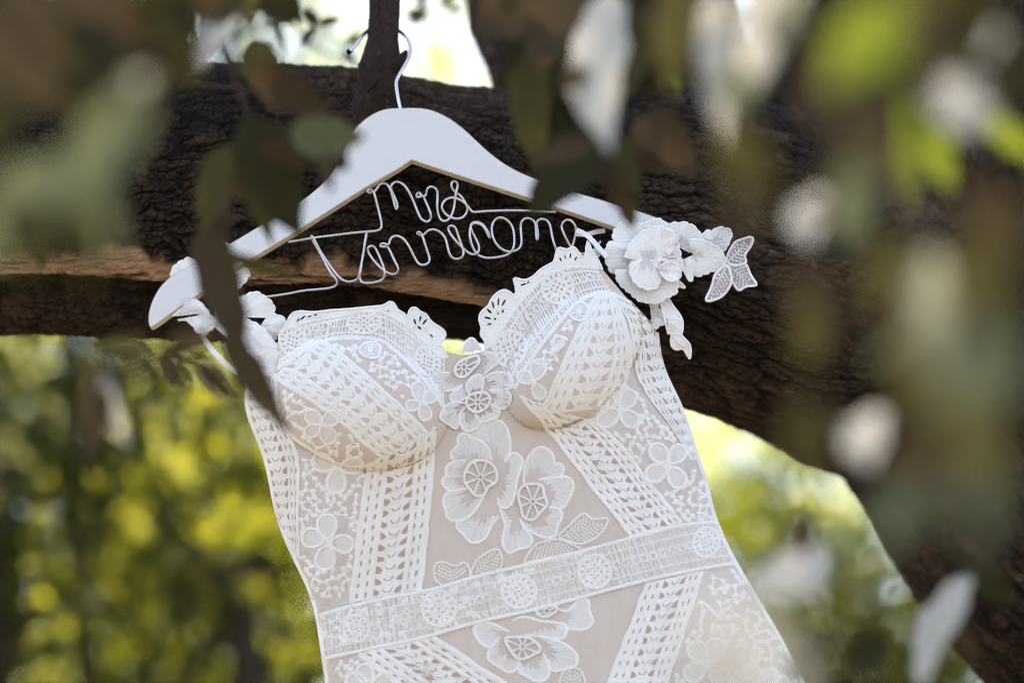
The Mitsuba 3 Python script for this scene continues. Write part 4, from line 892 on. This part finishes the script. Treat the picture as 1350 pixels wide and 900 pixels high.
# ---- trees behind
def far_tree(name, label, px, py, Y, rx, rz, n, size, mat, seed, trunk_px=None, sunny=0.0, group='trees behind the limb', hollow=.2):
    k = thing(name, label, 'tree', group); c = at(px, py, Y); mb = MB(); crown(mb, c, (rx, min(rx, 1.3), rz), n, size, seed, hollow, 4.5, sunny)
    part(k, 'crown', mb, mat, False)
    r = rng(seed + 7); t = MB(); x = at(trunk_px or px, 700, Y)[0]
    tube(t, [(x + .1, Y, -.2), (x, Y, 1.0), (x - .05, Y, 2.0), (c[0], Y, c[2])], [.09, .06, .035, .012], 9, .2)
    for _ in range(5):
        z = r.uniform(1.4, c[2]); e = c + r.normal(size=3) * np.array([rx, .8, rz]) * .4
        tube(t, [(x, Y, z), ((x + e[0]) / 2, (Y + e[1]) / 2, (z + e[2]) / 2 - .05), e], [.022, .014, .006], 6, .2)
    part(k, 'trunk', t, 'mat_trunk')
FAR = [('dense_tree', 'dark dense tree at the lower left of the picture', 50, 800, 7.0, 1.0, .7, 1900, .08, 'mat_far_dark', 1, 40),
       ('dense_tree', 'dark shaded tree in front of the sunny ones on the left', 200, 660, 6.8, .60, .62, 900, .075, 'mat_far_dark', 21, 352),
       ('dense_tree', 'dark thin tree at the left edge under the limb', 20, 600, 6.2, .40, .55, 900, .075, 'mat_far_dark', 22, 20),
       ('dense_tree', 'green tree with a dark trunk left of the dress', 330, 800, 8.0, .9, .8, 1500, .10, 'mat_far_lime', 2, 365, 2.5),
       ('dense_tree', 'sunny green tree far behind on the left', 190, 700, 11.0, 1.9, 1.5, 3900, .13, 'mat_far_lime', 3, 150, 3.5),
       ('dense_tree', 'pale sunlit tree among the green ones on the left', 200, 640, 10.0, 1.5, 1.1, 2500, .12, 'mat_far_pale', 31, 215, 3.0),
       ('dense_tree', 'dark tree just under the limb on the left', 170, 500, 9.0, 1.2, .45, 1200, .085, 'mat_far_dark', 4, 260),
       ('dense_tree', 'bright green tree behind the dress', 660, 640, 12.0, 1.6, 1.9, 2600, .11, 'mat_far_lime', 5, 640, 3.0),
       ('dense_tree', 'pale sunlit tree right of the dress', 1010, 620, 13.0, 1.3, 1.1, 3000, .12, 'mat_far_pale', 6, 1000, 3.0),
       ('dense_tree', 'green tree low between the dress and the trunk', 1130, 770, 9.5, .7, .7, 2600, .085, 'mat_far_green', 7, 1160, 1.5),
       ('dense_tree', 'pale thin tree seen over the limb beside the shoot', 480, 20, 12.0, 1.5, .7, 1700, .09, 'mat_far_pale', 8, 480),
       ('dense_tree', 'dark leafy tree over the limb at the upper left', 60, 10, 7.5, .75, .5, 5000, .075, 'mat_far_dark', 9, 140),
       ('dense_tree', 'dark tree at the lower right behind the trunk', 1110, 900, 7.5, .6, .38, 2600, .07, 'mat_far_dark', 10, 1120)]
for a in FAR: far_tree(*a)
mb = MB(); crown(mb, (-3.8, 24, 4.6), (8.5, 3.5, 4.2), 7500, .24, 400, .0, 5); crown(mb, (6.5, 27, 3.6), (6, 3, 3.0), 1800, .24, 401, .0, 5)
part(None, 'distant_wood', mb, 'mat_far_green', False, kind='stuff'); labels['distant_wood'].update(label='sunny yellow green wood far behind the trees', category='wood')

# ---- twigs near the lens
spray('leafy_twig', 'small sunlit twig behind the limb left of the shoot',
      [[(352, -30, 2.75, 2), (385, 20, 2.75, 2), (405, 55, 2.75, 1.6), (470, 85, 2.75, 1.2)], [(420, 30, 2.75, 1), (452, 62, 2.75, 1)]],
      [(415, 36, 404, 8, 2.6, 19, 10, 'd'), (420, 30, 450, 26, 2.6, 15, 20, 'd'), (418, 35, 392, 60, 2.6, 15, 20, 'd'), (365, 20, 372, 75, 2.75, 16, 40, 'd'), (452, 62, 480, 40, 2.75, 12, 20, 'o'), (385, 15, 350, 35, 2.7, 16, 20, 'o'), (455, 65, 470, 92, 2.75, 12, 20, 'd')], 60)
spray('leafy_twig', 'thin twig with a yellow leaf in the gap right of the shoot',
      [[(556, -30, 2.75, 1.6), (562, 20, 2.75, 1.4), (571, 55, 2.75, 1.2), (568, 110, 2.75, 1)], [(560, 14, 2.75, 1), (590, 8, 2.75, 1), (615, 6, 2.75, 1)], [(528, 72, 2.75, 1), (545, 86, 2.75, 1), (562, 106, 2.75, 1)]],
      [(560, 15, 532, 22, 2.75, 16, 20, 'o'), (562, 18, 540, 34, 2.75, 13, -20, 'l'), (590, 8, 606, 14, 2.75, 12, 30, 'd'), (560, 12, 548, -12, 2.75, 14, 20, 'l'), (580, 5, 600, -8, 2.75, 14, 20, 'o')], 61)
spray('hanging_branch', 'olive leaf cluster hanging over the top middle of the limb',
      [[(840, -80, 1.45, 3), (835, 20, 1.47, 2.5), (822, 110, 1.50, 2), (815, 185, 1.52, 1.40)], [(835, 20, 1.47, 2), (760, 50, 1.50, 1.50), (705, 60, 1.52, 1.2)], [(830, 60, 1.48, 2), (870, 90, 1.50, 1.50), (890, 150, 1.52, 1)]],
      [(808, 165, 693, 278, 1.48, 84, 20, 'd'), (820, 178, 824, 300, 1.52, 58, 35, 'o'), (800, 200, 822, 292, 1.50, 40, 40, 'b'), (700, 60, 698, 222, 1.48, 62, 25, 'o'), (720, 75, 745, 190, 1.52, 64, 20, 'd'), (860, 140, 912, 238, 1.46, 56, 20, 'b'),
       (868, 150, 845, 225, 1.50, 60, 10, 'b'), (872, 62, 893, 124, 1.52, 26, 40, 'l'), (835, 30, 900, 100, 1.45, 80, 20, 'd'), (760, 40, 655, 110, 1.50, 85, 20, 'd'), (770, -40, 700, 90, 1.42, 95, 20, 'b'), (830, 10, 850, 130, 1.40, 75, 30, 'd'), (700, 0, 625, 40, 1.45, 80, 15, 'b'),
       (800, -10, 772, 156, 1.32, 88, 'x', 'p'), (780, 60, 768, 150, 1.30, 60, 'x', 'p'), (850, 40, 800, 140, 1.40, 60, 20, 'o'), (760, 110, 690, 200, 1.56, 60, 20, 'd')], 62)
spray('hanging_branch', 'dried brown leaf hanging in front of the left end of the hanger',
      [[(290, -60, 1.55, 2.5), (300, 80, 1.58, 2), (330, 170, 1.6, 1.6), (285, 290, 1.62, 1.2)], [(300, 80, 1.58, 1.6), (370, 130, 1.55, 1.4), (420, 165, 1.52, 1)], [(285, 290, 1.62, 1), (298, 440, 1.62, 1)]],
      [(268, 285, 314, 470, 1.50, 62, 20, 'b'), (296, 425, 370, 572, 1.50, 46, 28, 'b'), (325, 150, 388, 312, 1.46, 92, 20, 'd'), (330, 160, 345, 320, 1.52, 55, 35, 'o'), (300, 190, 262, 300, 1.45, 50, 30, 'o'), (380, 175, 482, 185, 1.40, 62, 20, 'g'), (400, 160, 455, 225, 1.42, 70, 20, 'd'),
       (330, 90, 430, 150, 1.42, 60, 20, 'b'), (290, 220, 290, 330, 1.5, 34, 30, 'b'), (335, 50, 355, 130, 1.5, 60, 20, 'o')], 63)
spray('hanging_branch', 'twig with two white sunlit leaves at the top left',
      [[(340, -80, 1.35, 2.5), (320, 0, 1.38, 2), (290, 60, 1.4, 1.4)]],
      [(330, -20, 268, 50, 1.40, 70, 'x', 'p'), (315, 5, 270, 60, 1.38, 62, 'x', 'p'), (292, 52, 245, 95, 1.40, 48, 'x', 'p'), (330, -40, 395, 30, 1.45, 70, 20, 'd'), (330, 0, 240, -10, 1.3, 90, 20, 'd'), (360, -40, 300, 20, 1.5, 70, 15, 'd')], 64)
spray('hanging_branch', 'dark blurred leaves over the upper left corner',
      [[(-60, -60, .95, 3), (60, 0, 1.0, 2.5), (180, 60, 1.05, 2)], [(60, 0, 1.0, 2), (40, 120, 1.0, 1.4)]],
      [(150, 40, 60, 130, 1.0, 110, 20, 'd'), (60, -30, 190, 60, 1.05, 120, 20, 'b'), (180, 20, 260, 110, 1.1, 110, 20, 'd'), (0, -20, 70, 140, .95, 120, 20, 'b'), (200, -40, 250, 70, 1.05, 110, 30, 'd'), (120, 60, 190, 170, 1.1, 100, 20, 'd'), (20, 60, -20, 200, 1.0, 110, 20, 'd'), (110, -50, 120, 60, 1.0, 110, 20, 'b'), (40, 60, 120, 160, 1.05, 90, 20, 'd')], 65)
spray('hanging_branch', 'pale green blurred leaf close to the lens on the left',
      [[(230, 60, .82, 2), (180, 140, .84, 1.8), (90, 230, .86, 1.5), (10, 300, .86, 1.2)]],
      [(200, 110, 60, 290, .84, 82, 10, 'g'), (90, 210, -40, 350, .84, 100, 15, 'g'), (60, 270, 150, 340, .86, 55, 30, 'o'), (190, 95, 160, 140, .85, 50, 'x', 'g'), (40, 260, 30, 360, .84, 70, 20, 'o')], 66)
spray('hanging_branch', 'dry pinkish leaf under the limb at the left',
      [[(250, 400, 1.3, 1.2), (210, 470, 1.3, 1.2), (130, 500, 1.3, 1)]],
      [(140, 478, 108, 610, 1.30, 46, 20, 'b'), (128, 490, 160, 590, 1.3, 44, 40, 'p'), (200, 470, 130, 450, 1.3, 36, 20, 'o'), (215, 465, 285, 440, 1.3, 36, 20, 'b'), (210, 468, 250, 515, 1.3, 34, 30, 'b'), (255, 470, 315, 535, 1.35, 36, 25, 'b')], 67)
spray('hanging_branch', 'long leaves with painted sun glare that hang blurred right of the middle at the top',
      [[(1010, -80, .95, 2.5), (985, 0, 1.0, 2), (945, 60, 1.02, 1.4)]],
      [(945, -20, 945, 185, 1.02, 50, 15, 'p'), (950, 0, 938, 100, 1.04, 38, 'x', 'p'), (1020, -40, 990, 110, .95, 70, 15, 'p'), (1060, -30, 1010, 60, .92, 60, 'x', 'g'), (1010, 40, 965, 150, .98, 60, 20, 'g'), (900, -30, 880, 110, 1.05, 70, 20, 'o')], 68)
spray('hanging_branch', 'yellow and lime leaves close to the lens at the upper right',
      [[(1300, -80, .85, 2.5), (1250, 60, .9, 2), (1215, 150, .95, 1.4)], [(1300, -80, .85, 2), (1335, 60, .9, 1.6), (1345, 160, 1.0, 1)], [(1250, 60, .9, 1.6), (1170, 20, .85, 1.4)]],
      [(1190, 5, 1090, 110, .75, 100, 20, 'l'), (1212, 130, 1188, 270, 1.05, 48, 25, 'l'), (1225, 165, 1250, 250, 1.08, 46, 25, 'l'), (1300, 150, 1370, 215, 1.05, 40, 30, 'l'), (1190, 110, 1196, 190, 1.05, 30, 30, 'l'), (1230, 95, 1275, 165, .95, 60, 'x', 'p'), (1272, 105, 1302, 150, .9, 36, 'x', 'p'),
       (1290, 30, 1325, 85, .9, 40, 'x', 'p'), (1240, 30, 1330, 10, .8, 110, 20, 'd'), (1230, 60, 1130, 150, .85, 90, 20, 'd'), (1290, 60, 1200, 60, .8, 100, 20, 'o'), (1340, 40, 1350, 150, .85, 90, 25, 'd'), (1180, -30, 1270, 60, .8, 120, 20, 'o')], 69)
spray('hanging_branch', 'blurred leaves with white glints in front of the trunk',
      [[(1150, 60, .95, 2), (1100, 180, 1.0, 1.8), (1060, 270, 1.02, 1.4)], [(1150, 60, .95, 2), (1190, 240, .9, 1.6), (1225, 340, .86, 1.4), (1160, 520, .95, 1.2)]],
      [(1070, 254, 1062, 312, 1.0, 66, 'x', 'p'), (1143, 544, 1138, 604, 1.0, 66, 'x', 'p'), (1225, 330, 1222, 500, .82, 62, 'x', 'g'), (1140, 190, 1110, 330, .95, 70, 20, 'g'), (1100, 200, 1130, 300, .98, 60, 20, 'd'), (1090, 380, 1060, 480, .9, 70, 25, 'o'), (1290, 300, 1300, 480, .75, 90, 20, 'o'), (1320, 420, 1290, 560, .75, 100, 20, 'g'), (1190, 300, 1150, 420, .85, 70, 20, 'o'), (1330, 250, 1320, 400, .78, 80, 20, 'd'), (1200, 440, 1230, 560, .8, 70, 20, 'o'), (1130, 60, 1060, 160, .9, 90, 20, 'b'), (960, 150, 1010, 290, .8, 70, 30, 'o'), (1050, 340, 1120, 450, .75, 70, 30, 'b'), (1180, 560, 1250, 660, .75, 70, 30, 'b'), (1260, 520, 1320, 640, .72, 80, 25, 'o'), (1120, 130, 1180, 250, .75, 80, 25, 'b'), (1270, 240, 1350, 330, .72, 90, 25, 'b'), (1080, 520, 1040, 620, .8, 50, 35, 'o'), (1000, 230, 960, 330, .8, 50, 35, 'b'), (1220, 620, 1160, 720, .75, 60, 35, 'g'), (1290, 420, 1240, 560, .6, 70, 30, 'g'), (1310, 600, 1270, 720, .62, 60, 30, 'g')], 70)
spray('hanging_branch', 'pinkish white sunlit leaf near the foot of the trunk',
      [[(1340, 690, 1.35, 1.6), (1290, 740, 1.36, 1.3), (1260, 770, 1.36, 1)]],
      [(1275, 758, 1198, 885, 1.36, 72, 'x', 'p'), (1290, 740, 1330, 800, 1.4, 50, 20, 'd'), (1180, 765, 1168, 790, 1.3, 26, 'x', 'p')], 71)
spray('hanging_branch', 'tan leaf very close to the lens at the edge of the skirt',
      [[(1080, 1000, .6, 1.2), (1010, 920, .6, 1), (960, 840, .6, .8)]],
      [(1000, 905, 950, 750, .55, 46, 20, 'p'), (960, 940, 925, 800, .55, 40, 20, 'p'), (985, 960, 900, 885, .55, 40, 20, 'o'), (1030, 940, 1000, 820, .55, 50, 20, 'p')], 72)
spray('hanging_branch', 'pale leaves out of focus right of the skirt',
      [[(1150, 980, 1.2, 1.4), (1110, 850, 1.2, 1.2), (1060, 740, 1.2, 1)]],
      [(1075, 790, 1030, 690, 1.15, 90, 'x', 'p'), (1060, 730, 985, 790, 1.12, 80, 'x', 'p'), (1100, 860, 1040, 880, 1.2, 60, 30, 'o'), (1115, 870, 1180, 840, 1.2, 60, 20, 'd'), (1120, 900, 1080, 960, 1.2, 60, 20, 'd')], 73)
